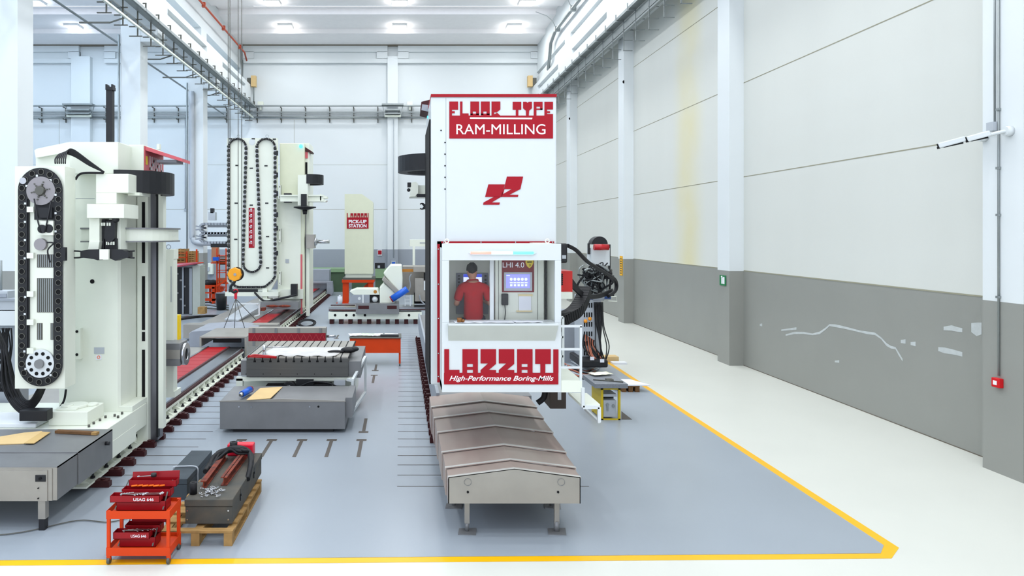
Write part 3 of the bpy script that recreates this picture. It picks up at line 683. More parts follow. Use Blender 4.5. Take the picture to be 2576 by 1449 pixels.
for yy, s_ in ((DC, 1), (DC + .75, 1)):
    o = Vector((0, yy - DC, 0)); st.beam(p0 + o, p1 + o, .045); st.beam(p1 + o, p2 + o, .045); st.beam(p2 + o, p3 + o, .045)
st.beam(p3, p3 + Vector((0, .75, 0)), .035)
st.build('step_frame', CABW, t)
MB().box(p1.x - .02, p2.x + .02, DC + .02, DC + .73, p1.z, p1.z + .035).build('step_tread', CREAM, t)
# red back frame
t = machine = [o for o in bpy.data.objects if o.name.startswith('machine_column')][0]
m = MB(); m.pbox(1100, 607, 1394, 614, D - .025, .02); m.pbox(1100, 607, 1110, 962, D - .025, .02); m.build('red_trim_frame', REDF, t)
m = MB()
for x in (1116, 1210, 1297, 1390): m.ball(W(x, 609.5, D - .03), .012)
for y in (627, 715, 801, 889, 947): m.ball(W(1103, y, D - .03), .012)
parts(m, 'screw', CHROME, t)
m = MB(); m.pbox(1405, 612, 1428, 662, 11.6, .5); mo = m.build('motor', BLACK, t, .03)
MB().pbox(1414, 642, 1424, 651, 11.59, .01).build('name_plate', GREYL, mo)
MB().pbox(1400, 682, 1440, 742, 12.0, .6).build('red_gearbox', M('signal_red_enamel', (196, 40, 34), .4), t)
MB().pbox(1400, 735, 1440, 752, 11.9, .7).build('chain_support', CREAM, t)
m = MB(); m.tube(spline([W(1428, 618, 11.8), W(1450, 630, 12.0), W(1480, 660, 12.6), W(1520, 685, 13.4), W(1548, 705, 14.2), W(1549, 730, 14.3), W(1530, 745, 14.0)]), .035); m.build('power_hose', BLACK2, t)
for k in range(6):
    m = MB(); m.tube(spline([W(1412, 690 + k * 5, 12.0), W(1435, 700 + k * 4, 12.2), W(1465, 735 + k * 2, 12.8), W(1500, 742 + k * 1.5, 13.6), W(1540, 728 + k * 2, 14.4)]), .02); m.build('power_hose', BLACK2, t)
# energy chain
m = MB(); pts = spline([W(1472, 730, 13.0), W(1462, 760, 12.7), W(1445, 785, 12.4), W(1420, 800, 12.2), W(1400, 815, 12.1), W(1395, 830, 12.1)], 5)
for a, b in zip(pts, pts[1:]): m.beam(a, a + (b - a) * .85, .22, .18)
m.build('energy_chain', BLACK2, t)
MB().pbox(1384, 975, 1424, 1028, 11.6, .5).build('junction_box', M('dark_brown_box', (56, 46, 40), .5), t)
MB().pbox(1403, 985, 1412, 1006, 11.59, .01).build('box_label', GREYL, t)
m = MB(); m.tube(spline([W(1372, 975, 11.7), W(1368, 1000, 11.7), W(1352, 1014, 11.7)]), .05); m.build('flexible_duct', BLACK2, t)

# loose papers and a mug on the cabin desk
zd = W(0, 819, DC - .12).z + .027
def sheet(x, y_, w_, l_, rz, nm, label, z=0.0, mat=PAPER, group=None):
    m = MB(); n = 5; vs = []
    for i in range(n + 1):
        for j in range(n + 1):
            u, v = (i / n - .5) * w_, (j / n - .5) * l_
            vs.append((x + u * math.cos(rz) - v * math.sin(rz), y_ + u * math.sin(rz) + v * math.cos(rz), z + .004 + .012 * abs(math.sin(i * 1.7 + j + x * 9)) * (1 if i in (0, n) or j in (0, n) else .2)))
    k = m.add(vs)
    for i in range(n):
        for j in range(n): a = k + i * (n + 1) + j; m.face((a, a + n + 1, a + n + 2, a + 1), True)
    o = m.build(nm, mat); so = o.modifiers.new('thickness', 'SOLIDIFY'); so.thickness = .003
    return tag(o, label, 'paper', group)
sheet(1.0, 10.02, .45, .2, .05, 'paper_sheet', 'crumpled white papers at the left of the cabin desk', zd)
sheet(1.42, 10.02, .42, .2, -.08, 'paper_sheet', 'white papers in the middle of the cabin desk', zd)
sheet(1.84, 10.05, .4, .2, .12, 'paper_sheet', 'white papers at the right of the cabin desk', zd)
m = MB(); m.cyl((.85, 9.98, zd + .006), (.85, 9.98, zd + .07), .035); m.ball((.9, 9.98, zd + .03), .025); tag(m.build('brown_bottle', M('amber_brown', (128, 84, 40), .3), None), 'small amber bottle at the left end of the cabin desk', 'bottle')

# ------------------------------------------------------------------ operator
def person():
    fz = 1.94; X0, Y0 = W(1191, 0, 10.75).x, 10.75
    root = thing('person', 'man in a red short sleeved shirt standing with his back turned in the cabin', 'person', (X0, Y0, fz))
    s_ = .975
    def skin_mesh(name, chains, mat, parent, sub=2):
        vs, es, rs = [], [], []; idx = {}
        for ch in chains:
            prev = None
            for key, co, r in ch:
                if key is not None and key in idx: i = idx[key]
                else:
                    i = len(vs); vs.append(Vector(co) * s_); rs.append(r)
                    if key is not None: idx[key] = i
                if prev is not None: es.append((prev, i))
                prev = i
        me = bpy.data.meshes.new(name); me.from_pydata(vs, es, []); me.update(); me.materials.append(mat)
        ob = bpy.data.objects.new(name, me); C.objects.link(ob); ob.parent = parent
        sk = ob.modifiers.new('skin', 'SKIN'); sk.use_smooth_shade = True
        for i, v in enumerate(me.skin_vertices[0].data):
            r = rs[i]; v.radius = (r if isinstance(r, tuple) else (r, r)); v.use_root = (i == 0)
        su = ob.modifiers.new('sub', 'SUBSURF'); su.levels = sub; su.render_levels = sub
        WL[ob.name] = WL[root.name]; return ob
    def arm(s):      # s=-1 left in the photo
        sh = (s * .19, 0, 1.37); el = (s * .27, .02, 1.1); wr = (s * .24, .24, 1.08) if s < 0 else (s * .22, .27, 1.12)
        return sh, el, wr
    ch = [[('pel', (0, 0, .94), (.115, .08)), ('sp1', (0, .0, 1.1), (.135, .095)), ('sp2', (0, .01, 1.26), (.16, .11)), ('ch', (0, .01, 1.38), (.11, .09)), ('nk', (-.01, .02, 1.47), .055), ('nk2', (-.015, .04, 1.52), .052), ('hd', (-.02, .05, 1.6), (.072, .09)), ('hd2', (-.02, .045, 1.68), (.07, .088)), ('top', (-.02, .04, 1.73), (.045, .055))],
          [('hd', None, None), (None, (-.035, .145, 1.6), .014)], [('hd', None, None), (None, (-.098, .045, 1.6), .014)], [('hd', None, None), (None, (.058, .05, 1.6), .014)]]
    ch[1][0] = ('hd', (0, 0, 0), 0); ch[2][0] = ('hd', (0, 0, 0), 0); ch[3][0] = ('hd', (0, 0, 0), 0)
    for s in (-1, 1):
        sh, el, wr = arm(s)
        ch.append([('ch', None or (0, 0, 0), 0), ('sh%d' % s, sh, .06), (None, [(a + b) / 2 for a, b in zip(sh, el)], .05), ('el%d' % s, el, .042), (None, [(a + b) / 2 for a, b in zip(el, wr)], .036), ('wr%d' % s, wr, .027), ('pm%d' % s, (wr[0] - s * .005, wr[1] + .05, wr[2]), (.035, .018))])
        for k in range(4):
            bx = wr[0] + (k - 1.5) * .02; L = (.07, .08, .075, .06)[k]
            ch.append([('pm%d' % s, (0, 0, 0), 0), (None, (bx, wr[1] + .09, wr[2] + .004), .0095), (None, (bx + (k - 1.5) * .003, wr[1] + .09 + L * .55, wr[2] - .004), .0085), (None, (bx + (k - 1.5) * .004, wr[1] + .09 + L * .9, wr[2] - .025), .007)])
        ch.append([('wr%d' % s, (0, 0, 0), 0), (None, (wr[0] - s * .035, wr[1] + .045, wr[2] - .005), .011), (None, (wr[0] - s * .045, wr[1] + .085, wr[2] - .015), .009)])
        ch.append([('pel', (0, 0, 0), 0), (None, (s * .075, 0, .86), .075), (None, (s * .1, .01, .5), .065), (None, (s * .1, 0, .28), .055), (None, (s * .1, -.01, .08), .04), (None, (s * .11, .1, .035), .035)])
    body = skin_mesh('body', ch, SKIN, root)
    sc_ = [[(None, (0, 0, .72), (.15, .105)), ('a', (0, 0, .86), (.168, .118)), (None, (0, 0, 1.0), (.162, .114)), ('b', (0, 0, 1.12), (.16, .112)), ('c', (0, .01, 1.27), (.178, .125)), ('d', (0, .01, 1.38), (.125, .105)), (None, (-.008, .02, 1.455), (.068, .066)), (None, (-.01, .03, 1.505), (.062, .064))]]
    for s in (-1, 1):
        sh, el, wr = arm(s); sc_.append([('d', (0, 0, 0), 0), (None, sh, .078), (None, [(a * .45 + b * .55) for a, b in zip(sh, el)], .072), (None, [(a * .15 + b * .85) for a, b in zip(sh, el)], .068)])
    skin_mesh('shirt', sc_, SHIRT, root)
    tc = []
    for s in (-1, 1): tc.append([('p', (0, 0, .93), (.155, .11)), (None, (s * .09, 0, .84), .1), (None, (s * .1, .01, .5), .078), (None, (s * .1, 0, .28), .07), (None, (s * .1, -.01, .1), .062)])
    skin_mesh('trousers', tc, TROUSER, root)
    m = MB(); c = Vector((X0 - .02 * s_, Y0 + .04 * s_, fz + 1.655 * s_)); m.ball(c, .1, (.86, 1.02, 1.05), 20, 14)
    keep = []
    for v in m.v:
        d = v - c
        if d.y > .05: v.y -= (d.y - .05) * .7; 
        if d.z < -.03: v.z = c.z - .03 + (d.z + .03) * .75; v.x = c.x + (v.x - c.x) * .86
        v.x += .004 * math.sin(v.z * 90 + v.y * 60); v.z += .004 * math.sin(v.x * 140)
    m.build('hair', HAIR, root)
    for s in (-1, 1):
        MB().box(X0 + s * .1 - .05, X0 + s * .1 + .05, Y0 - .07, Y0 + .2, fz, fz + .08).build('shoe', BLACK, root, .02)
person()
# ------------------------------------------------------------------ near left machine: bed, cover, saddle, column
def bed(Y0, Y1, XE, XW, label, feet_to=None):
    t = thing('machine_bed', label, 'machine bed', (XE, Y0, 0)); s_ = 0
    m = MB(); m.box(XW, XE - .2, Y0, Y1, .1, .3); m.box(XE - .25, XE + .08, Y0, Y1, .1, .13); m.box(XE - .2, XE - .05, Y0, Y1, .26, .31)
    y = Y0 + .15
    while y < Y1 - .1:
        m.prism([(XE - .22, y, .13), (XE + .05, y, .13), (XE - .22, y, .28)], (0, .03, 0)); m.prism([(XE - .22, y, .13), (XE - .22, y + .26, .13), (XE - .22, y + .13, .28)], (.17, 0, 0)); y += .52
    m.build('bed_casting', CREAM, t)
    m = MB(); y = Y0 + .41
    while y < Y1 - .1: m.cyl((XE - .0, y, .13), (XE - .0, y, .2), .022, seg=8); m.cyl((XE - .0, y, .13), (XE - .0, y, .155), .04, seg=8); y += .52
    parts(m, 'anchor_bolt', BLACK, t)
    MB().box(XE - .22, XE - .06, Y0, Y1, .31, .37).build('red_rail_strip', MAROON, t)
    MB().box(XE - .5, XE - .1, Y0, Y1, .37, .43).build('guideway', CHROME, t)
    MB().box(XE - .56, XE - .5, Y0, Y1, .37, .46).build('rail_wiper', MAROON, t)
    m = MB(); y = Y0; k = 0
    while y < Y1: m.box(XE - 1.16, XE - .58, y, min(y + .26, Y1), .38, .445 + (k % 2) * .003); y += .26; k += 1
    m.build('bellows_cover', BELLOW, t)
    MB().box(XE - 1.22, XE - 1.16, Y0, Y1, .37, .47).build('guideway', CHROME, t)
    MB().box(XW, XE - 1.22, Y0, Y1, .3, .44).build('guideway', STEEL, t)
    f = MB(); f.box(XE - .3, XE + .3, Y0 + .32, Y0 + .44, .006, .09); f.box(XE + .06, XE + .27, Y0 + .31, Y0 + .45, .09, .12); f.cyl((XE + .18, Y0 + .38, .12), (XE + .18, Y0 + .38, .14), .04, seg=10)
    f0 = f.build('foot', MAROON, t)
    n = int((Y1 - Y0 - .5) / .5205)
    for k in range(1, n + 1):
        c = f0.copy(); C.objects.link(c); c.parent = t; c.location = (0, .5205 * k, 0)
    return t
bed(10.9, 22.45, -5.0, -8.4, 'cream machine bed with red bellows under the near left machine')
bed(27.2, 46.5, -4.9, -8.2, 'cream machine bed with red bellows under the chain magazine machine at the back')
t = thing('way_cover', 'dark steel way cover with one visible leg at the left photo edge', 'machine cover', (-6.3, 9.6, 0))
m = MB(); m.prism([(-8.6, 9.6, .42), (-4.74, 9.6, .42), (-4.74, 9.6, .87), (-8.6, 9.6, .87)], (0, .02, 0)); m.build('front_plate', STEEL, t)
m = MB(); m.box(-8.6, -4.74, 9.62, 10.25, .86, .875); m.box(-4.752, -4.74, 9.62, 10.25, .42, .875); m.build('cover_segment', STEELD, t)
m = MB(); m.box(-8.6, -4.725, 10.22, 11.42, .875, .892); m.box(-4.737, -4.725, 10.22, 11.42, .41, .892); m.build('cover_segment', STEELD, t)
m = MB(); m.box(-8.6, -4.86, 9.575, 9.6, .42, .84); m.box(-8.6, -4.80, 9.588, 9.6, .42, .86); m.build('front_lip', STEEL, t)
m = MB(); m.box(-5.02, -4.88, 9.565, 9.6, .69, .78); m.build('bracket', BLACK, t); m = MB()
for z in (.6, .46): m.cyl((-4.98, 9.57, z), (-4.98, 9.56, z), .01)
m.cyl((-4.95, 9.56, .735), (-4.95, 9.55, .735), .02); parts(m, 'screw', HOLE, t)
m = MB(); m.box(-5.0, -4.9, 9.6, 9.7, .16, .42); m.build('leg', STEEL, t); MB().box(-4.99, -4.91, 9.6, 9.7, 0, .16).build('foot', BLACK, t)
MB().cyl((-4.725, 11.15, .74), (-4.66, 11.15, .74), .03).build('handle', BLACK, t)
# things lying on that cover
zt = .878
def flat(poly_px, z, th, nm, mat, label, cat):
    pts = [onZ(x, y, z) for x, y in poly_px]; m = MB(); m.prism(pts[::-1], (0, 0, th)); return tag(m.build(nm, mat), label, cat)
flat([(0, 1119), (60, 1117), (110, 1092), (105, 1086), (60, 1090), (0, 1100)], .895, .012, 'cardboard_sheet', KRAFT, 'brown cardboard sheet on the steel cover at the left photo edge', 'cardboard')
flat([(60, 1116), (86, 1116), (127, 1088), (105, 1087)], .910, .008, 'cardboard_sheet', M('darker_cardboard', (200, 168, 112), .85), 'folded strip of cardboard beside the larger cardboard sheet on the steel cover', 'cardboard')
m = MB(); a, b = onZ(142, 1085, .92), onZ(246, 1090, .92); m.beam(a, b, .07, .045); m.mat(KRAFT)
m2 = MB().mat(WOODD); m2.beam(a, a + (b - a) * .88, .09, .04); m2.mat(WOOD); m2.beam(a + (b - a) * .88, b, .09, .04)
tag(m2.build('wooden_batten'), 'short brown wooden batten on the left steel cover', 'wood')
# saddle and column
t = thing('boring_machine', 'cream boring machine column on a saddle at the left with a black curved chain guard', 'machine', (-5.7, 12.6, .3))
MB().box(-8.6, -4.85, 11.45, 13.3, .45, .87).build('saddle', CREAM, t, .01)
MB().box(-5.2, -4.845, 11.45, 12.75, .32, .6).build('saddle_skirt', CREAM, t)
m = MB(); m.box(-5.92, -5.26, 11.7, 12.35, .87, 1.105); mo = m.build('motor_base', CREAM, t, .01)
m = MB(); m.cyl((-5.62, 12.05, 1.105), (-5.62, 12.05, 1.15), .2); m.cyl((-5.38, 12.15, 1.105), (-5.38, 12.15, 1.14), .1); m.cyl((-5.72, 11.95, 1.13), (-5.72, 11.95, 1.17), .1); m.box(-5.85, -5.5, 11.8, 12.2, 1.105, 1.13); m.build('flange', CREAM, mo, .006)
m = MB()
for x, y in ((-5.2, 11.62), (-5.2, 11.8), (-5.18, 12.0), (-5.17, 12.2), (-5.05, 12.3), (-4.98, 12.45), (-4.95, 12.2)): m.cyl((x, y, .87), (x, y, .91), .022, seg=8)
parts(m, 'bolt', GALVD, t)
# column body with rounded front left corner
pl = [(-6.3, 12.9), (-6.22, 12.68), (-6.05, 12.6), (-5.12, 12.6), (-5.08, 12.64), (-5.06, 13.6), (-6.3, 13.6)]
m = MB(); m.prism([(x, y, .87) for x, y in pl], (0, 0, 4.36)); col_ = m.build('column_body', CREAM, t)
m = MB(); m.box(-5.75, -4.86, 12.62, 13.35, .87, .97); m.build('column_foot', CREAM, t, .006)
hb = MB(); hb.pbox(175, 357, 297, 437, 12.3, 1.2); hb.build('top_housing', CREAM, t, .01)
m = MB(); m.prism([W(90, 375, 13.0), W(175, 357, 13.0), W(190, 357, 13.0), W(190, 440, 13.0), W(90, 420, 13.0)], (0, 1.2, 0)); m.build('side_hood', CREAM, t)
m = MB(); m.prism([W(86, 378, 12.9), W(176, 357, 12.9), W(176, 382, 12.9), W(90, 397, 12.9)], (0, 1.4, 0)); m.build('hood_roof', CREAM, t)
MB().pbox(324, 364, 361, 437, 12.9, 1.1).build('top_housing', CREAM, t, .01)
MB().pbox(321, 366, 324, 385, 12.88, .1).build('housing_gap', HOLE, t)
XS = W(361, 0, 12.9).x + .004
def side(pts_yz, th=.01): m_ = MB(); m_.prism([(XS, y, z) for y, z in pts_yz], (th, 0, 0)); return m_
z0, z1 = W(0, 440, 12.9).z, W(0, 367, 12.9).z
PINK = M('faded_red_sign', (206, 96, 104), .4)
sp = side([(12.92, z0), (13.95, z0), (13.95, z1), (12.92, z1)]).build('side_sign', PINK, t)
m = MB()
zl, zh = z0 + .12, z0 + .38
yy = 13.18
for k in range(7):
    m.box(XS + .01, XS + .014, yy, yy + .035, zl, zh); m.box(XS + .01, XS + .014, yy, yy + .08, zl + (k % 3) * .08, zl + .05 + (k % 3) * .08); yy += .105
m.build('lettering', LETTER, sp)
MB().box(XS + .01, XS + .014, 12.98, 13.08, zl + .08, zh - .02).build('shield', M('gold_shield', (222, 196, 52), .4), sp)
p = W(361, 367, 12.9)
m = MB(); m.hexa([(p.x, 12.95, p.z - .07), (p.x + .62, 13.2, p.z - .26), (p.x + .62, 13.7, p.z - .26), (p.x, 13.95, p.z - .07), (p.x, 12.95, p.z), (p.x + .62, 13.2, p.z - .2), (p.x + .62, 13.7, p.z - .2), (p.x, 13.95, p.z)])
lh = m.build('lamp_hood', PINK, t); MB().box(p.x + .12, p.x + .5, 13.25, 13.65, p.z - .27, p.z - .22).build('lamp_glass', GREYP, lh)
MB().pbox(394, 362, 401, 376, 14.2, .1).build('aerial', CREAM, t)
# tall black duct standing on the machine
m = MB(); m.pbox(266.5, 222, 281.5, 360, 13.2, .12); m.pbox(265, 212, 269, 224, 13.2, .12); m.pbox(279.5, 212, 283.5, 224, 13.2, .12); m.pbox(265, 218, 283.5, 226, 13.18, .14); m.build('vertical_duct', BLACK, t)
# guide posts
MB().pbox(345, 437, 372, 1112, 13.35, .3).build('guide_post', CREAM, t, .006)
m = MB()
for y0, y1 in ((508, 662), (695, 830), (835, 858), (880, 1035)): m.pbox(357, y0, 364.5, y1, 13.34, .02)
parts(m, 'post_slot', HOLE, t)
MB().pbox(372, 437, 397, 1107, 13.5, .3).build('guideway', M('grey_guideway_steel', (120, 120, 126), .35, .7), t)
MB().pbox(393, 437, 398, 1100, 13.45, .1).build('guide_strip', BLACK, t)
MB().pbox(398, 437, 411, 1078, 13.4, .16).build('guide_post', CREAM, t, .006)
m = MB(); m.pbox(405, 627, 437, 652, 14.3, .3); m.pbox(418, 652, 436, 985, 14.3, .25); m.pbox(408, 985, 440, 1000, 14.3, .4); m.build('rear_frame', CREAM, t)
m = MB(); m.pbox(429.5, 670, 431, 760, 14.29, .02); m.tube(arc(W(424, 621, 14.4), (1, 0, 0), (0, 0, 1), .045, 0, 6.28, 14), .009); parts(m, 'eye_bolt', GREYP, t)
MB().pbox(409, 772, 416, 800, 14.35, .2).build('yellow_guard', HOOKY, t)
MB().pbox(438, 793, 450, 855, 15.0, .15).build('yellow_guard', M('bright_yellow_enamel', (245, 205, 20), .4), t)
# spindle head
a, b = W(380, 921, 13.9), W(452, 864, 13.9)
m = MB(); m.box(a.x, b.x, 13.9, 14.4, a.z, b.z); sh = m.build('spindle_head', STEELD, t, .01)
m = MB(); m.box(a.x + .1, b.x + .01, 13.89, 13.9, a.z + .14, b.z - .13); m.build('head_band', STEEL, sh)
p = W(461, 890, 14.15); p.x = b.x + .02; m = MB(); m.pipe((p.x - .03, 14.15, p.z), (p.x + .05, 14.15, p.z), .225, .12, 28); m.build('spindle_flange', CHROME, sh)
m = MB(); m.cyl((p.x, 14.15, p.z), (p.x + .03, 14.15, p.z), .12); m.build('spindle_bore', HOLE, sh)
# access port, bracket and labels on the column face
p = W(232, 708, 12.595); MB().cyl(p, p - Vector((0, .004, 0)), .04).build('port', HOLE, t)
m = MB(); m.pbox(188, 826, 202, 904, 12.5, .1); parts(m, 'side_bracket', CREAM, t)
m = MB()
for y in (834, 892): p = W(193.5, y, 12.5); m.cyl(p, p - Vector((0, .01, 0)), .025)
parts(m, 'bolt', HOLE, t)
m = MB(); m.pbox(236.5, 874, 262, 890, 12.59, .01); m.build('name_plate', GREYL, t)
m = MB(); m.pbox(241, 893, 255, 905, 12.59, .01); lb_ = m.build('round_label', PAPER, t); p = W(248, 898.5, 12.588)
MB().pipe(p, p - Vector((0, .004, 0)), .03, .018).build('label_mark', M('orange_print', (235, 130, 90), .6), lb_)
MB().pbox(190, 499, 238, 500.2, 12.595, .01).build('panel_joint', GREYP, t)
# changer platform ring
def ringplan(z0_, z1_, g_):
    pts = [(-5.62, 12.25 - g_), (-4.9, 12.25 - g_)] + [(-4.9 + (.66 + g_) * math.sin(a_), 12.9 + g_ * 0 - (.65 + g_) * math.cos(a_)) for a_ in [i * math.pi / 2 / 8 for i in range(1, 9)]] + [(-4.24 + g_, 13.3), (-5.62, 13.3)]
    m_ = MB(); m_.prism([(x, y, z0_) for x, y in pts], (0, 0, z1_ - z0_)); return m_
zr0, zr1 = W(0, 606, 12.3).z, W(0, 577, 12.3).z
ringplan(zr0, zr1, 0).build('changer_ring', CREAM, t); ringplan(zr1, zr1 + .03, .04).build('ring_rail', STEELD, t); ringplan(zr0 - .025, zr0, .03).build('ring_rail', STEELD, t)
# chain guard half drum and changer arm
p = W(322, 490, 13.0)
half_drum((p.x + .05, 13.0, p.z), .78, .40, -math.pi * .5, math.pi * .5, 20, .2).build('chain_guard', BLACK, t)
MB().pbox(322, 484, 351, 492, 12.25, .5).build('guard_support', CREAM, t)
m = MB(); m.pbox(241, 437, 323, 485, 11.95, .5); m.pbox(241, 485, 293, 513, 11.95, .5); m.build('arm_housing', CREAM, t, .008)
MB().pbox(218, 513, 312, 549, 11.75, .65).build('arm_housing', CREAM, t, .008)
m = MB(); m.pbox(224, 549, 250, 612, 11.85, .4); m.pp([(224, 607), (250, 607), (247, 628), (221, 628)], 11.83, .42); m.pbox(289, 549, 303, 628, 12.0, .3); m.build('arm_frame', CREAM, t, .006)
m = MB(); m.pbox(248, 552, 264, 628, 11.95, .3); m.pp([(266, 556), (290, 556), (288, 600), (276, 612), (262, 600)], 11.9, .3); m.pbox(262, 600, 294, 628, 11.95, .25); m.ball(W(291, 552, 11.85), .06); m.build('valve_block', BLACK, t)
m = MB()
for x in (256, 262, 270, 276): m.pbox(x - 2, 560, x + 2, 568, 11.88, .05)
for x in (268, 273, 279, 285): m.pbox(x - 1.5, 608, x + 1.5, 616, 11.9, .04)
parts(m, 'valve_fitting', CREAM, t)
m = MB(); m.pp([(202, 631), (222, 628), (248, 627), (252, 650), (246, 655), (236, 652), (222, 650), (203, 648)], 11.7, .2); m.pp([(276, 627), (306, 628), (322, 634), (322, 648), (306, 650), (290, 656), (276, 650)], 11.7, .2); m.pbox(240, 629, 300, 650, 11.75, .2)
c = W(250, 640, 11.66); m.cyl(c, c + Vector((0, .06, 0)), .065)
for x, sgn, a0 in ((194, -1, 0), (331, 1, 0)):
    c = W(x, 640, 11.8)
    for q in (1, -1): m.tube([c + Vector((-sgn * .07, 0, q * .05)), c + Vector((-sgn * .02, 0, q * .055)), c + Vector((sgn * .05, 0, q * .058))], .014)
    m.pp([(x - sgn * 8, 631), (x - sgn * 14, 631), (x - sgn * 14, 649), (x - sgn * 8, 649)], 11.75, .1)
m.build('double_gripper', BLACK, t)
MB().pbox(250, 627, 273, 653, 11.64, .05).build('gripper_plate', CREAM, t)
# cables over the top
for k in range(6):
    m = MB(); m.tube(spline([W(139 + k * 5, 411, 11.7), W(140 + k * 5, 398, 11.8), W(155 + k * 3, 386 - k * 1.2, 12.0), W(185, 392 - k * 3, 12.0), W(225, 416 - k * 2, 11.95), W(262, 433, 11.9)]), .013); m.build('cable', BLACK2, t)
m = MB(); m.tube(spline([W(190, 452, 11.9), W(198, 440, 11.9), W(215, 435, 11.9), W(260, 435, 11.9)]), .02); m.build('cable', BLACK2, t)

# chain tool magazine of the near left machine
DM = 11.5
t = thing('tool_magazine', 'cream chain tool magazine with a black oval ring of round pockets at the left', 'tool magazine', W(101, 978, DM))
MB().pbox(37, 418, 163, 978, DM, .38).build('housing', CREAM, t, .006)
def stadium(cx, cy0, cy1, r, n=24):
    return [(cx + r * math.cos(a), cy0 - r * math.sin(a)) for a in [math.pi * i / n for i in range(n + 1)]] + [(cx - r * math.cos(a), cy1 + r * math.sin(a)) for a in [math.pi * i / n for i in range(n + 1)]]
so, si = stadium(101.5, 478.5, 915.5, 56.5), stadium(101.5, 478.5, 915.5, 33)
m = MB(); k = len(so); A_ = m.add([W(x, y, DM - .05) for x, y in so]); B_ = m.add([W(x, y, DM - .05) for x, y in si]); A2 = m.add([W(x, y, DM - .002) for x, y in so]); B2 = m.add([W(x, y, DM - .002) for x, y in si])
for i in range(k):
    j = (i + 1) % k; m.face((A_ + i, B_ + i, B_ + j, A_ + j)); m.face((A_ + j, A2 + j, A2 + i, A_ + i)); m.face((B_ + i, B2 + i, B2 + j, B_ + j))
m.build('pocket_ring', BLACK, t)
path = [(0, 0)]; L1, Lr = 437.0, math.pi * 46; tot = 2 * (L1 + Lr)
pk = None
for i in range(50):
    s_ = tot * i / 50
    if s_ < Lr: a = s_ / 46; x, y = 101.5 + 46 * math.cos(a), 478.5 - 46 * math.sin(a)
    elif s_ < Lr + L1: x, y = 55.5, 478.5 + s_ - Lr
    elif s_ < 2 * Lr + L1: a = (s_ - Lr - L1) / 46; x, y = 101.5 - 46 * math.cos(a), 915.5 + 46 * math.sin(a)
    else: x, y = 147.5, 915.5 - (s_ - 2 * Lr - L1)
    p = W(x, y, DM - .05)
    if pk is None:
        m = MB().mat(GALVD); m.pipe(p, p - Vector((0, .015, 0)), .05, .042, 18); m.mat(HOLE).cyl(p, p - Vector((0, .006, 0)), .042, seg=18); pk = m.build('tool_pocket', None, t); pk0 = p
    else:
        c = pk.copy(); C.objects.link(c); c.parent = t; c.location = p - pk0
m = MB()
for x, y in ((92.5, 442), (127, 453), (66.5, 467.5), (63, 512), (139.5, 490), (62.5, 558), (139.5, 536.5), (62.5, 604), (62, 650), (63, 747), (62, 790), (139.5, 582), (61, 884), (64, 928), (127, 944)): m.pbox(x - 2.5, y - 2.5, x + 2.5, y + 2.5, DM - .06, .02)
parts(m, 'pocket_tag', CABW, t)
m = MB(); p = W(59, 455, DM - .055); m.cyl(p, p - Vector((0, .02, 0)), .055); m.build('tool_holder', CHROME, t)
p = W(102, 480, DM - .06); MB().cyl(p + Vector((0, .055, 0)), p, .235, seg=40).build('drive_wheel', M('matt_aluminium', (150, 146, 148), .5, .5), t)
m = MB(); m.cyl(p, p - Vector((0, .05, 0)), .085, .07, 20)
for i in range(6): a = i * math.pi / 3 + .2; m.cyl(p + Vector((math.cos(a) * .15, 0, math.sin(a) * .15)), p + Vector((math.cos(a) * .15, -.01, math.sin(a) * .15)), .013, seg=8); m.beam(p, p + Vector((math.cos(a) * .12, -.01, math.sin(a) * .12)), .03, .02)
m.build('wheel_hub', GALVD, t)
p = W(100, 915, DM - .055); m = MB().mat(CABW); m.cyl(p + Vector((0, .05, 0)), p, .232, seg=40); m.mat(STEELD).cyl(p, p - Vector((0, .04, 0)), .075, seg=24)
m.mat(HOLE)
for i in range(10): a = i * math.pi / 5; q = p + Vector((math.cos(a) * .17, -.002, math.sin(a) * .17)); m.cyl(q, q - Vector((0, .003, 0)), .03, seg=14)
m.build('idler_wheel')
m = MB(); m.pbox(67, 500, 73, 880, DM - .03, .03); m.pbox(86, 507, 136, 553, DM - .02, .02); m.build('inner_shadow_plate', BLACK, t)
m = MB().mat(GALV)
for x0, y0, x1, y1 in ((93, 640, 137, 673), (93, 700, 137, 786), (93, 813, 107, 855), (127, 813, 137, 855)):
    m.mat(GALVD).pbox(x0, y0, x1, y1, DM - .004, .004); m.mat(GALV)
    x = x0 + 3
    while x < x1 - 2: m.pbox(x, y0 + 1, x + 2, y1 - 1, DM - .012, .008); x += 5
m.build('grille')
m = MB(); m.pbox(94, 556, 133, 592, DM - .1, .09); m.build('gear_unit', CREAM, t, .005)
m = MB(); p = W(107, 576, DM - .1); m.cyl(p, p - Vector((0, .03, 0)), .07); p = W(123, 575, DM - .1); m.cyl(p, p - Vector((0, .01, 0)), .07, seg=20)
m.tube([W(86, 500, DM - .1), W(96, 560, DM - .12), W(103, 585, DM - .13)], .012); m.tube([W(128, 505, DM - .1), W(118, 560, DM - .12), W(112, 585, DM - .13)], .012)
m.pbox(95, 522, 130, 548, DM - .1, .08); m.tube(spline([W(118, 610, DM - .1), W(134, 612, DM - .1), W(120, 630, DM - .1), W(126, 660, DM - .05)]), .012); m.build('gear_drive', BLACK, t)
p = W(100, 615, DM - .08); MB().cyl(p + Vector((0, .075, 0)), p, .098, seg=28).build('encoder_wheel', M('matt_aluminium', (150, 146, 148), .5, .5), t)
m = MB()
for y in (527, 643, 740, 811, 883): m.pbox(67, y - 7, 84, y + 7, DM - .06, .055)
parts(m, 'chain_clamp', CREAM, t)
MB().pbox(153, 622, 164, 656, DM - .07, .07).build('stop_block', BLACK, t)
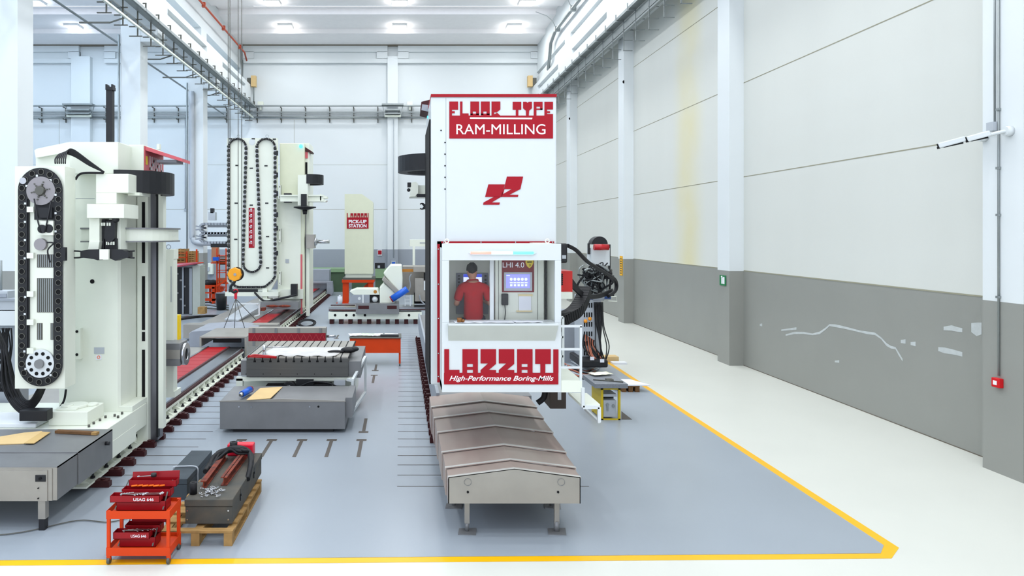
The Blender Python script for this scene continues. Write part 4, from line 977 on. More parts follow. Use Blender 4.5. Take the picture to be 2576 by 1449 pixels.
# the wheels' parent
for o in [o for o in bpy.data.objects if o.name.startswith(('idler_wheel', 'grille')) and o.parent is None]:
    o.parent = t; o.location = Vector(o.location) - WL[t.name]; WL[o.name] = WL[t.name]
# hoses at the left edge
t = thing('hose_bundle', 'hanging loop of thick black hoses under the tool magazine', 'hose', (-6.2, 12.2, .9))
for k in range(9):
    m = MB(); o = k * 4; r_ = random.random() * 3
    m.tube(spline([W(-20 + o * .3 + r_, 820 + r_, 11.9 + k * .04), W(4 + o * .4, 880, 11.9), W(6 + o, 960, 11.8 + .12 * (k % 3)), W(25 + o, 1010 - o * .3, 11.75), W(60 + o * .5, 1040 - o, 11.7), W(95, 1012 - o, 11.8), W(118 - o * .4, 960, 12.1), W(120, 930, 12.2)]), .02); m.build('hose', BLACK2, t)
m = MB(); m.pbox(48, 1033, 118, 1060, 11.45, .2); m.build('hose_clamp', BLACK, t, .01)
m = MB(); m.tube(spline([W(166, 980, 12.2), W(160, 1010, 12.2), W(140, 1035, 12.1), W(110, 1050, 12.0)]), .02); m.build('hose', BLACK2, t)
for k in range(14):
    m = MB(); a = random.uniform(-5, 30); m.tube(spline([W(a, 825, 12.2), W(a + random.uniform(-14, 14), 870, 12.2), W(a + random.uniform(-14, 14), 930, 12.2), W(a + random.uniform(-18, 18), 985, 12.2)]), .014); m.build('cable', BLACK2, t)
t = thing('operator_desk', 'white and grey machine cabinet at the far left edge behind the magazine', 'cabinet', W(0, 900, 13.2))
MB().pbox(-60, 782, 37, 819, 13.2, .6).build('panel', CABW, t); MB().pbox(-60, 757, 37, 780, 13.2, .6).build('rail', GREYL, t); MB().pbox(-60, 752, 37, 757, 13.15, .65).build('trim_strip', GREYP, t)
MB().pbox(-30, 733, 19, 752, 13.3, .4).build('instrument', GREYL, t); MB().pbox(-20, 739, 16, 748, 13.28, .02).build('instrument_display', GREYP, t)
MB().pbox(-60, 819, 37, 1030, 13.4, .5).build('body', GREYP, t)
m = MB(); m.tube([W(3, 655, 13.6), W(3, 735, 13.6)], .02); m.build('mast', GALV, t)
m = MB(); m.box(-7.9, -6.05, 11.55, 12.3, .872, .95); tag(m.build('cloth_pile', M('white_sheet', (214, 218, 220), .8), bevel=.02), 'white cloths and plastic lying behind the cardboard at the left edge', 'cloth')
# ------------------------------------------------------------------ foreground: tool trolley with open toolboxes
def trolley():
    x0, x1, y0, y1 = -3.64, -2.86, 8.62, 9.06
    t = thing('tool_trolley', 'orange two shelf trolley on castors carrying red toolboxes', 'trolley', ((x0 + x1) / 2, (y0 + y1) / 2, 0))
    for zt, nm in ((.665, 'top_shelf'), (.21, 'lower_shelf')):
        m = MB(); m.box(x0 + .03, x1 - .03, y0 + .02, y1 - .02, zt - .05, zt - .04)
        e_ = .004; m.box(x0 - e_, x1 + e_, y0 - e_, y0, zt - .1, zt); m.box(x0 - e_, x1 + e_, y1, y1 + e_, zt - .1, zt); m.box(x0 - e_, x0, y0, y1, zt - .1, zt); m.box(x1, x1 + e_, y0, y1, zt - .1, zt)
        m.build(nm, ORANGE, t)
    for x in (x0, x1 - .04):
        for y in (y0, y1 - .04):
            MB().box(x + .001, x + .039, y + .001, y + .036, .1, .66).build('leg', ORANGE, t)
            m = MB().mat(ORANGE).box(x + .0, x + .045, y, y + .04, .06, .12); m.mat(GALVD).cyl((x + .005, y + .02, .045), (x + .04, y + .02, .045), .042, seg=14); m.mat(ORANGE).box(x - .002, x + .003, y, y + .04, .035, .1); m.build('castor', None, t)
trolley()
def toolbox(x0, x1, y, z, label, writing, tagline):
    t = thing('toolbox', label, 'toolbox', ((x0 + x1) / 2, y, z), 'cantilever toolboxes on the trolley')
    L = x1 - x0
    def tray(xa, xb, ya, yb, za, zb, nm, th=.004):
        m = MB(); m.box(xa, xb, ya, yb, za, za + th); m.box(xa, xb, ya, ya + th, za, zb); m.box(xa, xb, yb - th, yb, za, zb); m.box(xa, xa + th, ya, yb, za, zb); m.box(xb - th, xb, ya, yb, za, zb); return m.build(nm, TRED, t)
    tray(x0 + .06, x1 - .02, y, y + .2, z, z + .12, 'box_body'); f = tray(x0, x1 - .08, y - .05, y + .08, z + .12, z + .2, 'front_tray'); tray(x0 + .08, x1 - .0, y + .12, y + .26, z + .13, z + .22, 'rear_tray'); tray(x0 + .13, x1 + .04, y + .22, y + .34, z + .22, z + .30, 'upper_tray')
    m = MB(); m.hexa([(x0 + .13, y + .34, z + .27), (x1 + .04, y + .34, z + .27), (x1 + .04, y + .35, z + .27), (x0 + .13, y + .35, z + .27), (x0 + .13, y + .36, z + .36), (x1 + .04, y + .36, z + .38), (x1 + .04, y + .37, z + .38), (x0 + .13, y + .37, z + .36)]); m.build('lid', TRED, t)
    m = MB()
    for k in range(2): m.beam((x0 + .05, y - .02 + k * .25, z + .02 + k * .1), (x0 + .1, y + .1 + k * .2, z + .2 + k * .08), .018, .004); m.beam((x1 - .05, y - .02 + k * .25, z + .02 + k * .1), (x1 - .03, y + .1 + k * .2, z + .2 + k * .08), .018, .004)
    parts(m, 'hinge_arm', GALVD, t)
    d = y - .05; 
    if writing: text(writing, ((x0 + L * .42) * F / d + VX, VY + (H - z - .175) * F / d, (x0 + L * .78) * F / d + VX, VY + (H - z - .14) * F / d), d, 'lettering', LETTER, t)
    return t
toolbox(-3.62, -2.92, 8.72, .63, 'open red toolbox full of tools on the top shelf of the trolley', 'USAG 646', '')
toolbox(-3.58, -3.05, 8.72, .175, 'open red toolbox on the lower shelf of the trolley', 'USAG 646', '')
def wrench(a, b, label, mat=CHROME, r=.012, group='hand tools in the toolboxes'):
    m = MB(); a, b = Vector(a), Vector(b); m.beam(a, b, r * 1.6, r * .7); d = (b - a).normalized()
    m.tube(arc(b + d * .02, (1, 0, 0), (0, 1, 0), .02, 0, 5.2, 8), r * .45, 6); m.tube(arc(a - d * .015, (1, 0, 0), (0, 1, 0), .016, 0, 6.28, 8), r * .45, 6)
    return tag(m.build('wrench', mat), label, 'tool', group)
wrench((-3.38, 9.02, .955), (-3.2, 9.0, .975), 'chrome ratchet wrench in the highest tray of the upper toolbox')
m = MB(); m.cyl((-3.19, 9.0, .96), (-3.19, 9.0, 1.0), .035); tag(m.build('ratchet_head', BLACK), 'black ratchet head at the end of the chrome wrench', 'tool')
for k in range(5): wrench((-3.48 + k * .03, 8.72 + k * .012, .835), (-3.33 + k * .03, 8.7 + k * .012, .838), 'silver spanner in the front tray at the left of the upper toolbox')
for k in range(3): wrench((-3.2, 8.71 + k * .022, .835), (-3.02, 8.72 + k * .02, .84), 'silver spanner in the front tray at the right of the upper toolbox')
for k in range(6):
    m = MB(); a = Vector((-3.45 + k * .07, 8.93 + .01 * (k % 2), .86)); m.cyl(a, a + Vector((.075, .0, .01)), .012, seg=8)
    tag(m.build('screwdriver', M('orange_tool_handle', (235, 110, 20), .4)), 'orange handled screwdriver in the middle tray of the upper toolbox', 'tool', 'orange screwdrivers')
for k in range(4): wrench((-3.45 + k * .05, 8.72 + k * .012, .38), (-3.3 + k * .06, 8.71 + k * .012, .385), 'silver spanner in the front tray of the lower toolbox')
m = MB(); m.cyl((-3.3, 9.0, .44), (-3.3, 9.0, .565), .03, .14, 20); m.cyl((-3.3, 9.0, .4), (-3.3, 9.0, .44), .05, .03, 16); tag(m.build('funnel', M('grey_funnel_plastic', (140, 134, 130), .5)), 'grey plastic funnel behind the lower toolbox', 'funnel')
m = MB()
m.tube(spline([(-6, 9.3, .02), (-5.2, 9.5, .02), (-4.6, 9.9, .02), (-4.1, 9.85, .02), (-3.8, 10.2, .02), (-3.9, 10.7, .02), (-4.2, 10.6, .02), (-4.1, 10.35, .02), (-3.8, 10.45, .02), (-3.7, 10.7, .02)]), .008); tag(m.build('floor_cable', GALVD), 'thin cable lying on the floor left of the trolley', 'cable')
# pallet and chests
def pallet(x0, x1, y0, y1, h, label, wood=WOOD, z=0.0, runners=3):
    t = thing('pallet', label, 'pallet', ((x0 + x1) / 2, y0, z)); n = 5; wx = (x1 - x0)
    for i in range(runners):
        cx = x0 + .06 + (wx - .12) * i / (runners - 1)
        for yy in (y0 + .06, (y0 + y1) / 2, y1 - .06): MB().box(cx - .055, cx + .055, yy - .06, yy + .06, z + .02, z + h - .055).build('block', wood, t)
        MB().box(cx - .055, cx + .055, y0, y1, z, z + .02).build('runner_board', wood, t)
        MB().box(cx - .055, cx + .055, y0, y1, z + h - .055, z + h - .03).build('runner_board', wood, t)
    k = 7
    for i in range(k):
        ya = y0 + (y1 - y0 - .11) * i / (k - 1); MB().box(x0, x1, ya, ya + .11, z + h - .028, z + h).build('deck_board', wood, t)
    return t
pallet(-3.18, -2.2, 9.12, 11.05, .2, 'worn wooden pallet under the long dark chest')
t = thing('wooden_chest', 'long dark grey wooden chest standing on the pallet', 'chest', (-2.57, 9.35, .2))
MB().box(-2.89, -2.26, 9.35, 11.32, .2, .43).build('chest_body', CHEST, t, .006); MB().box(-2.9, -2.25, 9.34, 11.33, .435, .53).build('chest_lid', CHEST, t, .008)
m = MB()
for y in (9.8, 10.7): m.box(-2.262, -2.245, y, y + .03, .34, .5); m.cyl((-2.25, y + .015, .42), (-2.235, y + .015, .42), .018, seg=8)
parts(m, 'hasp', BLACK, t)
m = MB()
for z in (.26, .38): m.cyl((-2.31, 9.35, z), (-2.31, 9.338, z), .012, seg=8); m.cyl((-2.86, 9.35, z), (-2.86, 9.338, z), .01, seg=8)
parts(m, 'screw', CHROME, t)
t = thing('wooden_chest', 'long blue grey wooden chest on the floor beside the pallet, behind the trolley', 'chest', (-3.45, 10.7, 0))
MB().box(-3.63, -3.28, 10.7, 12.1, 0, .24).build('chest_body', CHESTB, t, .006); MB().box(-3.635, -3.275, 10.695, 12.105, .245, .33).build('chest_lid', CHESTB, t, .008)
m = MB(); m.tube(spline([(-3.65, 11.2, .3), (-3.64, 11.2, .345), (-3.5, 11.22, .35), (-3.28, 11.2, .345), (-3.262, 11.2, .2), (-3.26, 11.2, .03)]), .012); m.build('strap', GREYL, t)
def ibeam(a, b, w_, h, label):
    a, b = Vector(a), Vector(b); d = (b - a); n = Vector((d.y, -d.x, 0)).normalized(); m = MB()
    for zz, ww, hh in ((h / 2 - .006, w_, .012), (-h / 2 + .006, w_, .012), (0, .01, h)): m.obox((a + b) / 2 + Vector((0, 0, h / 2 + zz)), n * (ww / 2), d / 2, Vector((0, 0, hh / 2)))
    return tag(m.build('steel_beam', RUST), label, 'beam', 'rusty beams on the dark chest')
ibeam((-2.76, 9.75, .532), (-2.78, 11.05, .532), .08, .1, 'rusty steel I beam on the chest, the left one')
ibeam((-2.5, 9.85, .532), (-2.48, 11.12, .532), .09, .12, 'rusty steel I beam on the chest, the right one')
def roll(x, y, z, r, h, label):
    m = MB(); m.pipe((x, y, z), (x, y, z + h), r, r * .5, 24); return tag(m.build('rubber_ring', BLACK2), label, 'ring', 'black rubber rings')
roll(-2.84, 9.55, .532, .05, .155, 'black rubber ring at the front left corner of the chest')
roll(-2.66, 11.1, .66, .06, .12, 'black rubber ring at the back of the chest against the red case')
m = MB(); random.seed(3)
for k in range(60):
    c = Vector((-2.6 + random.gauss(0, .07), 9.58 + random.gauss(0, .08), .54 + random.random() * .03)); a = random.random() * 6.28; u = Vector((math.cos(a), math.sin(a), .1)); v = Vector((-math.sin(a), math.cos(a), .5)).normalized()
    pts = [c + u * (.022 * math.cos(q)) + v * (.013 * math.sin(q)) for q in [i * 2 * math.pi / 8 for i in range(9)]]; m.tube(pts, .0042, 5)
tag(m.build('steel_chain', CHROME), 'small heap of shiny steel chain on the front of the chest', 'chain')
m = MB()
for k in range(9):
    j_ = [random.gauss(0, .035) for _ in range(6)]; m.tube(spline([(-2.88 + j_[0], 10.5 + j_[1], .58), (-2.8 + j_[2], 10.85 + j_[3], .66 + j_[4] * .6), (-2.65 + j_[5], 10.95 + j_[0], .7 + j_[1] * .6), (-2.5 + j_[2], 10.85 + j_[3], .7 + j_[4] * .6), (-2.36 + j_[5], 10.9 + j_[1], .66), (-2.27 + j_[0] * .3, 10.6 + j_[2], .6)]), .022)
for k in range(2): m.tube(spline([(-2.9 + k * .02, 10.35 + k * .1, .56), (-2.88, 10.75, .62 + k * .03), (-2.72, 10.95, .70), (-2.55, 10.9 + k * .05, .73), (-2.4, 10.95, .68), (-2.3, 10.75 - k * .05, .62), (-2.25, 10.4, .57), (-2.24, 10.2, .5)]), .04)
tag(m.build('lifting_sling', BLACK2), 'black fabric lifting slings heaped over the beams on the chest', 'sling')
t = thing('tool_case', 'bright red flat plastic case at the back end of the chest', 'case', (-2.55, 11.15, .532))
MB().box(-2.78, -2.36, 11.16, 11.32, .532, .72).build('case_body', M('bright_red_case', (216, 22, 52), .35, coat=.2), t, .02); MB().box(-2.62, -2.52, 11.15, 11.161, .66, .68).build('case_label', PAPER, t)

# ------------------------------------------------------------------ grey box cover and T slot table
t = thing('steel_box_cover', 'large grey sheet steel box cover in front of the slotted table', 'machine cover', (-2.42, 14.3, 0))
a, b = W(553, 1080, 14.3), W(868, 1007, 14.3); zc = b.z
m = MB(); m.hexa([(a.x, 14.3, a.z), (b.x, 14.3, a.z), (b.x, 15.55, a.z), (a.x, 15.55, a.z), (a.x, 14.3, zc - .02), (b.x, 14.3, zc - .02), (b.x, 15.55, zc + .02), (a.x, 15.55, zc + .02)]); m.build('cover_body', STEELD, t, .008)
m = MB(); m.prism([(a.x - .01, 14.29, zc - .03), (b.x + .01, 14.29, zc - .03), (b.x + .01, 14.29, zc - .01), ((a.x + b.x) / 2, 14.29, zc + .03), (a.x - .01, 14.29, zc - .01)], (0, .02, 0)); m.build('front_lip', STEEL, t)
m = MB(); m.box(b.x, b.x + .14, 14.45, 15.6, a.z + .2, zc + .02); m.build('cover_segment', STEELD, t)
m = MB(); m.box(a.x + .25, b.x - .25, 14.4, 15.5, 0, a.z); m.build('base', BLACK, t)
m = MB()
for x, y in ((601, 1023), (632, 1024), (779, 1023)): p = W(x, y, 14.295); m.cyl(p, p - Vector((0, .006, 0)), .018, seg=10)
parts(m, 'bolt', CHROME, t)
p = W(801, 1023, 14.298); MB().cyl(p, p - Vector((0, .004, 0)), .022, seg=12).build('hole', HOLE, t)
flat([(620, 1007), (680, 1003), (711, 974), (655, 977)], zc + .022, .01, 'cardboard_sheet', KRAFT, 'pale cardboard sheet on the grey box cover', 'cardboard')
t = thing('power_drill', 'blue hand power tool lying on the grey box cover', 'tool', onZ(616, 995, zc + .03))
p = onZ(608, 992, zc + .08); q = onZ(629, 980, zc + .10)
MB().cyl(p, q, .065, .07, 18).build('tool_body', BLUE, t); MB().cyl(q, q + (q - p).normalized() * .03, .07).build('tool_rear', TRED, t); MB().cyl(p - (q - p).normalized() * .07, p, .03, .06).build('tool_nose', CHROME, t)
# table
t = thing('slotted_table', 'wide steel machine table with T slots on a white frame, behind the grey box cover', 'machine table', (-2.2, 15.9, 0))
DT = 16.0; a, b = W(620, 948, DT), W(876, 898, DT); zt = b.z; x0, x1 = a.x, b.x
m = MB(); m.box(x0, x1, DT, 18.4, a.z, zt - .03); m.build('table_body', M('dark_cast_iron', (98, 98, 96), .4, .4, var=.2, scale=2, stretch=(.3, 1, 8)), t, .006)
n = 13; m = MB()
w_ = (x1 - x0) / n
for i in range(n):
    m.box(x0 + i * w_ + .022, x0 + (i + 1) * w_ - .0, DT - .001, 18.4, zt - .03, zt)
parts(m, 'table_top', STEEL, t)
m = MB()
for i in range(1, n):
    xx = x0 + i * w_ + .011; m.box(xx - .011, xx + .011, DT - .004, DT - .001, zt - .08, zt); m.box(xx - .028, xx + .028, DT - .004, DT - .001, zt - .12, zt - .08)
parts(m, 'slot_mouth', HOLE, t)
m = MB()
for i in range(n + 1): xx = x0 + i * w_ + .011; m.box(xx - .014, xx + .014, DT, 18.4, zt - .031, zt + .001)
parts(m, 'slot_bottom', HOLE, t)
m = MB()
m.box(x1, x1 + .28, DT + .1, 18.3, zt - .5, zt - .12); m.box(x0 - .15, x0, DT + .1, 18.3, zt - .45, zt - .1); parts(m, 'side_apron', STEELD, t)
m = MB(); m.box(x0 - .25, x1 + .1, DT + .05, DT + .15, a.z - .1, a.z - .02); m.box(x0 - .25, x0 - .1, DT + .05, DT + .15, .02, a.z - .05); m.box(x0 - .25, x1 + .1, DT + .7, 18.3, .15, a.z - .25); parts(m, 'white_frame', CREAM, t)
m = MB(); zz0, zz1 = .05, a.z - .1
m.beam((x1 + .12, DT - .3, a.z - .02), (x1 + .35, DT + .9, a.z + .3), .06); m.beam((x1 + .35, DT + .9, a.z + .3), (x1 + .35, DT + .9, .25), .06); m.beam((x1 + .12, DT - .3, a.z - .02), (x1 + .12, DT - .3, zz0), .06); m.beam((x1 + .12, DT - .3, zz0 + .05), (x1 + .35, DT + .9, .25), .06); m.beam((x1, DT - .2, a.z - .02), (x1 + .12, DT - .3, a.z - .02), .06)
m.build('guard_frame', CABW, t)
m = MB(); m.cyl((-2.55, DT - .1, .55), (-2.55, DT + .1, .55), .16); m.box(-3.1, -2.7, DT, DT + .3, .45, .6); m.box(-2.4, -2.0, DT, DT + .3, .5, .75); m.box(-2.0, -1.6, DT - .05, DT + .3, .5, .62); m.tube(spline([(-2.3, DT - .05, .6), (-2.0, DT - .1, .72), (-1.6, DT - .05, .66), (-1.3, DT - .05, .5)]), .02); m.build('drive_motor', BLACK, t)
MB().cyl((-2.55, DT - .14, .55), (-2.55, DT - .1, .55), .09).build('motor_hub', CHROME, t)
m = MB(); m.pbox(840, 957, 868, 970, DT - .05, .1); m.build('valve_block', GREYL, t)
m = MB()
for i in range(6): m.pbox(618 + i * 43, 940, 620 + i * 43, 942, DT - .004, .004)
parts(m, 'screw', HOLE, t)
# on the table
pts = [onZ(x, y, zt + .006) for x, y in ((640, 878), (668, 866), (905, 868), (842, 896), (660, 888), (700, 899))]
m = MB(); n_ = 14; vs = []
A_, B_, C_, D_ = onZ(650, 896, zt), onZ(845, 897, zt), onZ(872, 874, zt), onZ(690, 874, zt)
for i in range(n_ + 1):
    for j in range(6):
        u, v = i / n_, j / 5; p = (A_ * (1 - u) + B_ * u) * (1 - v) + (D_ * (1 - u) + C_ * u) * v
        vs.append((p.x, p.y + .03 * math.sin(i * 2.1) * (1 - v), zt + .012 + .012 * math.sin(i * 1.9 + j) * (.4 + (j == 0))))
k = m.add(vs)
for i in range(n_):
    for j in range(5): q = k + i * 6 + j; m.face((q, q + 6, q + 7, q + 1), True)
o = m.build('protective_paper', M('thin_white_packing_paper', (205, 203, 200), .8, var=.15, scale=5)); so = o.modifiers.new('thickness', 'SOLIDIFY'); so.thickness = .004
tag(o, 'wrinkled white protective paper spread over the slotted table', 'paper')
m = MB(); a_, b_ = onZ(625, 897, zt + .02), onZ(695, 899, zt + .02); c_ = onZ(640, 894, zt + .02)
m.tube(spline([a_, c_, onZ(665, 896, zt + .03), b_]), .03); m.beam(a_, b_, .05, .03); tag(m.build('red_strap', BELLOW), 'red strap bundle at the left front of the slotted table', 'strap')
m = MB(); p = onZ(878, 880, zt + .05); m.ball(p, .2, (1.0, .8, .35)); m.ball(p + Vector((-.3, -.12, -.02)), .16, (1.3, .4, .22)); m.ball(p + Vector((.12, .0, .02)), .12, (1, 1, .5)); tag(m.build('black_cloth', BLACK2), 'black cloth heap at the right back corner of the slotted table', 'cloth')
m = MB(); p = onZ(665, 893, zt + .005); m.cyl(p, p + Vector((0, 0, .24)), .04); m.cyl(p + Vector((.0, 0, .18)), p + Vector((.55, .1, .17)), .016); m.box(p.x - .06, p.x + .06, p.y - .06, p.y + .06, p.z, p.z + .02); tag(m.build('clamping_post', CHROME), 'bright steel post with a side rod on the slotted table', 'clamp')
# long crossbeam behind the table
t = thing('steel_crossbeam', 'long grey steel beam with a red patterned strip behind the slotted table', 'beam', W(722, 885, 21.0))
m = MB(); m.pbox(625, 825, 820, 838, 21.0, .3); m.pbox(625, 858, 820, 871, 21.0, .3); m.pbox(625, 838, 820, 858, 21.05, .25); m.build('beam_body', STEEL, t)
MB().pbox(625, 838, 819, 858, 20.99, .02).build('red_strip', M('dark_red_strip', (140, 20, 36), .4), t)
m = MB()
for k in range(12): x = 632 + k * 15.5; m.beam(W(x, 857, 20.985), W(x + 8, 841, 20.985), .012); m.beam(W(x + 8, 841, 20.985), W(x + 15.5, 857, 20.985), .012)
m.build('zigzag_line', M('dull_red_line', (176, 60, 66), .4), t)
m = MB()
for x in (635, 691, 748, 803): m.pbox(x, 825, x + 6, 838, 20.98, .01); m.pbox(x, 858, x + 6, 871, 20.98, .01)
parts(m, 'clamp_plate', STEELD, t)
m = MB(); a_, b_ = W(820, 846, 21.1), W(845, 846, 21.1); m.cyl(a_, b_, .04); m.build('end_shaft', CHROME, t)
m = MB()
for x in (665, 783): p, q = W(x, 868, 21.1), W(x, 935, 21.1); m.cyl(p, (q.x, q.y, 0), .04); m.box(p.x - .2, p.x + .2, 20.9, 21.4, 0, .04)
parts(m, 'support_stand', GALVD, t)
# orange work table
t = thing('orange_table', 'orange metal table with papers on top, right of the crossbeam', 'table', W(944, 925, 21.5))
a, b = W(880, 888, 21.5), W(1008, 851, 21.5)
MB().box(a.x, b.x, 21.5, 21.54, a.z, b.z).build('front_panel', ORANGE, t); MB().box(a.x - .02, b.x + .02, 21.46, 22.35, b.z, b.z + .03).build('table_top', GALVD, t)
m = MB()
for x in (a.x, b.x - .06):
    for y in (21.55, 22.25): MB().box(x, x + .06, y, y + .06, .08, b.z).build('leg', ORANGE, t); MB().cyl((x + .01, y + .03, .045), (x + .05, y + .03, .045), .045).build('castor', GALVD, t)
zo = b.z + .031
for k, (x, lb) in enumerate(((-1.4, 'white paper at the left end of the orange table'), (-1.05, 'green printed paper on the orange table'), (-.72, 'white and red printed paper in the middle of the orange table'), (-.32, 'white paper at the right end of the orange table'))):
    sheet(x, 21.9, .42, .5, .2 * (-1) ** k, 'paper_sheet', lb, zo + .02, M('green_tint_paper', (206, 226, 196), .8) if k == 1 else PAPER)
m = MB(); m.box(-.62, -.05, 21.6, 21.85, zo, zo + .05); tag(m.build('black_folder', BLACK), 'flat black folder at the right of the orange table', 'folder')
# ------------------------------------------------------------------ tunnel covers at the back end of the near bed
t = thing('tunnel_cover', 'steel tunnel cover over the back end of the near left bed', 'machine cover', (-5.7, 22.5, .32))
a, b = W(502, 0, 22.5), W(620, 0, 22.5); z1 = W(0, 851, 22.5).z
m = MB(); m.box(a.x, a.x + .06, 22.5, 24.6, .45, z1); m.box(b.x - .06, b.x, 22.5, 24.6, 0.0, z1); m.box(a.x, b.x, 22.5, 24.6, z1, z1 + .05); m.box(a.x, b.x, 24.5, 24.6, .45, z1); m.build('cover_shell', STEEL, t)
m = MB(); m.box(a.x + .3, b.x - .3, 23.0, 23.1, .5, z1 - .1); m.build('inner_wiper', BLACK, t)
t = thing('way_cover', 'wide light grey machine cover behind the tunnel cover', 'machine cover', (-5.9, 24.8, 0))
m = MB(); x0, x1 = W(475, 0, 24.8).x, W(628, 0, 24.8).x; z1 = W(0, 832, 24.8).z; xm = (x0 + x1) / 2
m.prism([(x0, 24.8, .05), (x1, 24.8, .05), (x1, 24.8, z1 - .05), (xm, 24.8, z1 + .05), (x0 + .1, 24.8, z1 - .02), (x0, 24.8, z1 - .1)], (0, 2.3, 0)); m.build('cover_segment', COVER, t, .02)
# ------------------------------------------------------------------ crane hook with slings
t = thing('crane_hook', 'yellow crane hook block hanging on steel ropes', 'crane hook', W(591, 740, 24.6))
c = W(591, 690, 24.6)
m = MB(); m.cyl(c - Vector((0, .12, 0)), c + Vector((0, .12, 0)), .245, seg=8); m.build('hook_block', HOOKY, t, .02)
m = MB(); m.cyl(c + Vector((.03, -.14, 0)), c + Vector((.03, .16, 0)), .05); m.build('axle', GREYP, t)
MB().cyl(c + Vector((.03, .1, 0)), c + Vector((.03, .2, 0)), .25, seg=24).build('side_plate', BLACK, t)
m = MB(); m.tube(spline([c + Vector((0, 0, -.22)), c + Vector((-.03, 0, -.3)), c + Vector((-.14, 0, -.42)), c + Vector((-.14, 0, -.55)), c + Vector((-.02, 0, -.64)), c + Vector((.08, 0, -.58))]), .05); m.build('hook', BLACK, t)
for x in (574, 578.5, 599, 608): p = W(x, 680, 24.6); MB().cyl((p.x, 24.6, c.z), (p.x, 24.6, 18.1), .014, seg=6).build('wire_rope', GALVD, t)
t = thing('lifting_sling', 'chain and wire slings with a red shackle under the crane hook', 'sling', W(590, 835, 24.6))
p = W(593, 733, 24.6); m = MB(); m.tube(arc(p, (1, 0, 0), (0, 0, 1), .07, 0, 6.28, 12), .025); m.beam(p, W(593, 752, 24.6), .09, .06); m.build('shackle', M('red_shackle', (200, 30, 50), .4), t)
q = W(593, 752, 24.6)
for x, y, d in ((560, 834, 25.0), (590, 826, 24.9), (618, 834, 25.0), (645, 806, 26.5)): e = W(x, y, d); MB().cyl(q, e, .013, seg=6).build('wire_sling', GALVD, t)
# ------------------------------------------------------------------ machine with serpentine chain magazine
DB = 32.5
t = thing('boring_machine', 'tall cream machine with a long serpentine chain magazine in the middle distance', 'machine', W(690, 760, DB))
MB().pp([(571, 347), (697, 347), (697, 700), (680, 730), (590, 730), (571, 708)], DB, .3).build('magazine_plate', CREAM, t)
p = W(634, 357, DB - .01); MB().cyl(p + Vector((0, .005, 0)), p, .15, seg=24).build('plate_hole', CABW, t)
def chainpath():
    P = []
    P += [(575, y) for y in range(700, 371, -6)]
    P += [(597 - 22 * math.cos(a), 371 - 22 * math.sin(a)) for a in [math.pi * i / 12 for i in range(13)]]
    P += [(619 - 8 * i / 48, 371 + 291 * i / 48) for i in range(1, 48)]
    P += [(633.7 - 22.4 * math.cos(a), 662 + 22.4 * math.sin(a)) for a in [math.pi * i / 12 for i in range(13)]]
    P += [(656 - 10 * i / 48, 662 - 291 * i / 48) for i in range(1, 48)]
    P += [(669 - 23 * math.cos(a), 371 - 22 * math.sin(a)) for a in [math.pi * i / 12 for i in range(13)]]
    P += [(692, y) for y in range(377, 700, 6)]
    P += [(692 - 6 * i, 700 + 5 * i) for i in range(1, 5)] + [(x, 722) for x in range(660, 596, -6)] + [(592 - 5 * i, 720 - 5.5 * i) for i in range(0, 4)]
    return P
P = chainpath(); m = MB()
for i, (x, y) in enumerate(P):
    x2, y2 = P[(i + 1) % len(P)]; a_, b_ = W(x, y, DB - .06), W(x2, y2, DB - .06)
    m.mat(BLACK if i % 2 else BLACK2).beam(a_, a_ + (b_ - a_) * .8, .13 if i % 2 else .09, .09)
    if i % 2 == 0: m.mat(CHROME).beam(a_ + (b_ - a_) * .3 + Vector((0, -.05, 0)), a_ + (b_ - a_) * .6 + Vector((0, -.05, 0)), .14, .02)
m.build('tool_chain', None, t)
m = MB()
for x, y in ((596, 416), (632, 423), (669, 417), (594, 511), (632, 516), (671, 511), (593, 602), (673, 595), (592, 674), (673, 674), (580, 349), (637, 349), (690, 350)): m.pbox(x - 4, y - 1.5, x + 4, y + 1.5, DB - .02, .02)
parts(m, 'chain_guide', BLACK, t)
for x in (600, 672): m = MB(); m.tube(arc(W(x, 343, DB + .1), (1, 0, 0), (0, 0, 1), .07, 0, 6.28, 14), .016); parts(m, 'eye_bolt', GREYL, t)
sp = MB().pbox(625.5, 523, 640, 623.5, DB - .02, .02).build('side_sign', RED, t)
m = MB()
for i, y in enumerate((525, 539, 552, 566, 579, 592, 606)):
    m.pbox(628, y, 634, y + 2.2, DB - .03, .01); m.pbox(628, y, 629.8, y + 8, DB - .03, .01); m.pbox(632.4, y + 3.5, 634, y + 8, DB - .03, .01)
    if i % 2: m.pbox(628, y + 6, 634, y + 8, DB - .03, .01)
m.pbox(636.5, 527, 637.2, 620, DB - .03, .01); m.build('lettering', LETTER, sp)
pl = [(W(699, 0, DB).x, 33.0), (W(766, 0, 33.0).x, 33.0), (W(766, 0, 33.0).x, 35.2), (W(699, 0, DB).x, 35.2)]
z0, z1 = W(0, 775, 33).z, W(0, 360, 33).z
MB().box(pl[0][0], pl[1][0], 33.0, 35.2, z0, z1).build('column_body', CREAM2, t, .02)
MB().pbox(699, 500, 757, 775, 32.97, .1).build('column_face', CREAM, t)
MB().pbox(757, 360, 778, 775, 33.3, 1.5).build('guide_post', CREAM, t)
MB().pbox(766, 520, 770, 770, 33.28, .1).build('guideway', M('grey_guideway_steel', (120, 120, 126), .35, .7), t)
MB().pbox(770, 620, 778, 795, 33.2, .3).build('guide_post', CREAM, t)
MB().pbox(756, 640, 760, 790, 32.95, .2).build('red_trim', PINK, t)
p = W(757, 368, 32.95); MB().ball(p, .09).build('signal_light', M('cyan_signal_light', (60, 190, 230), .4, emit=4), t)
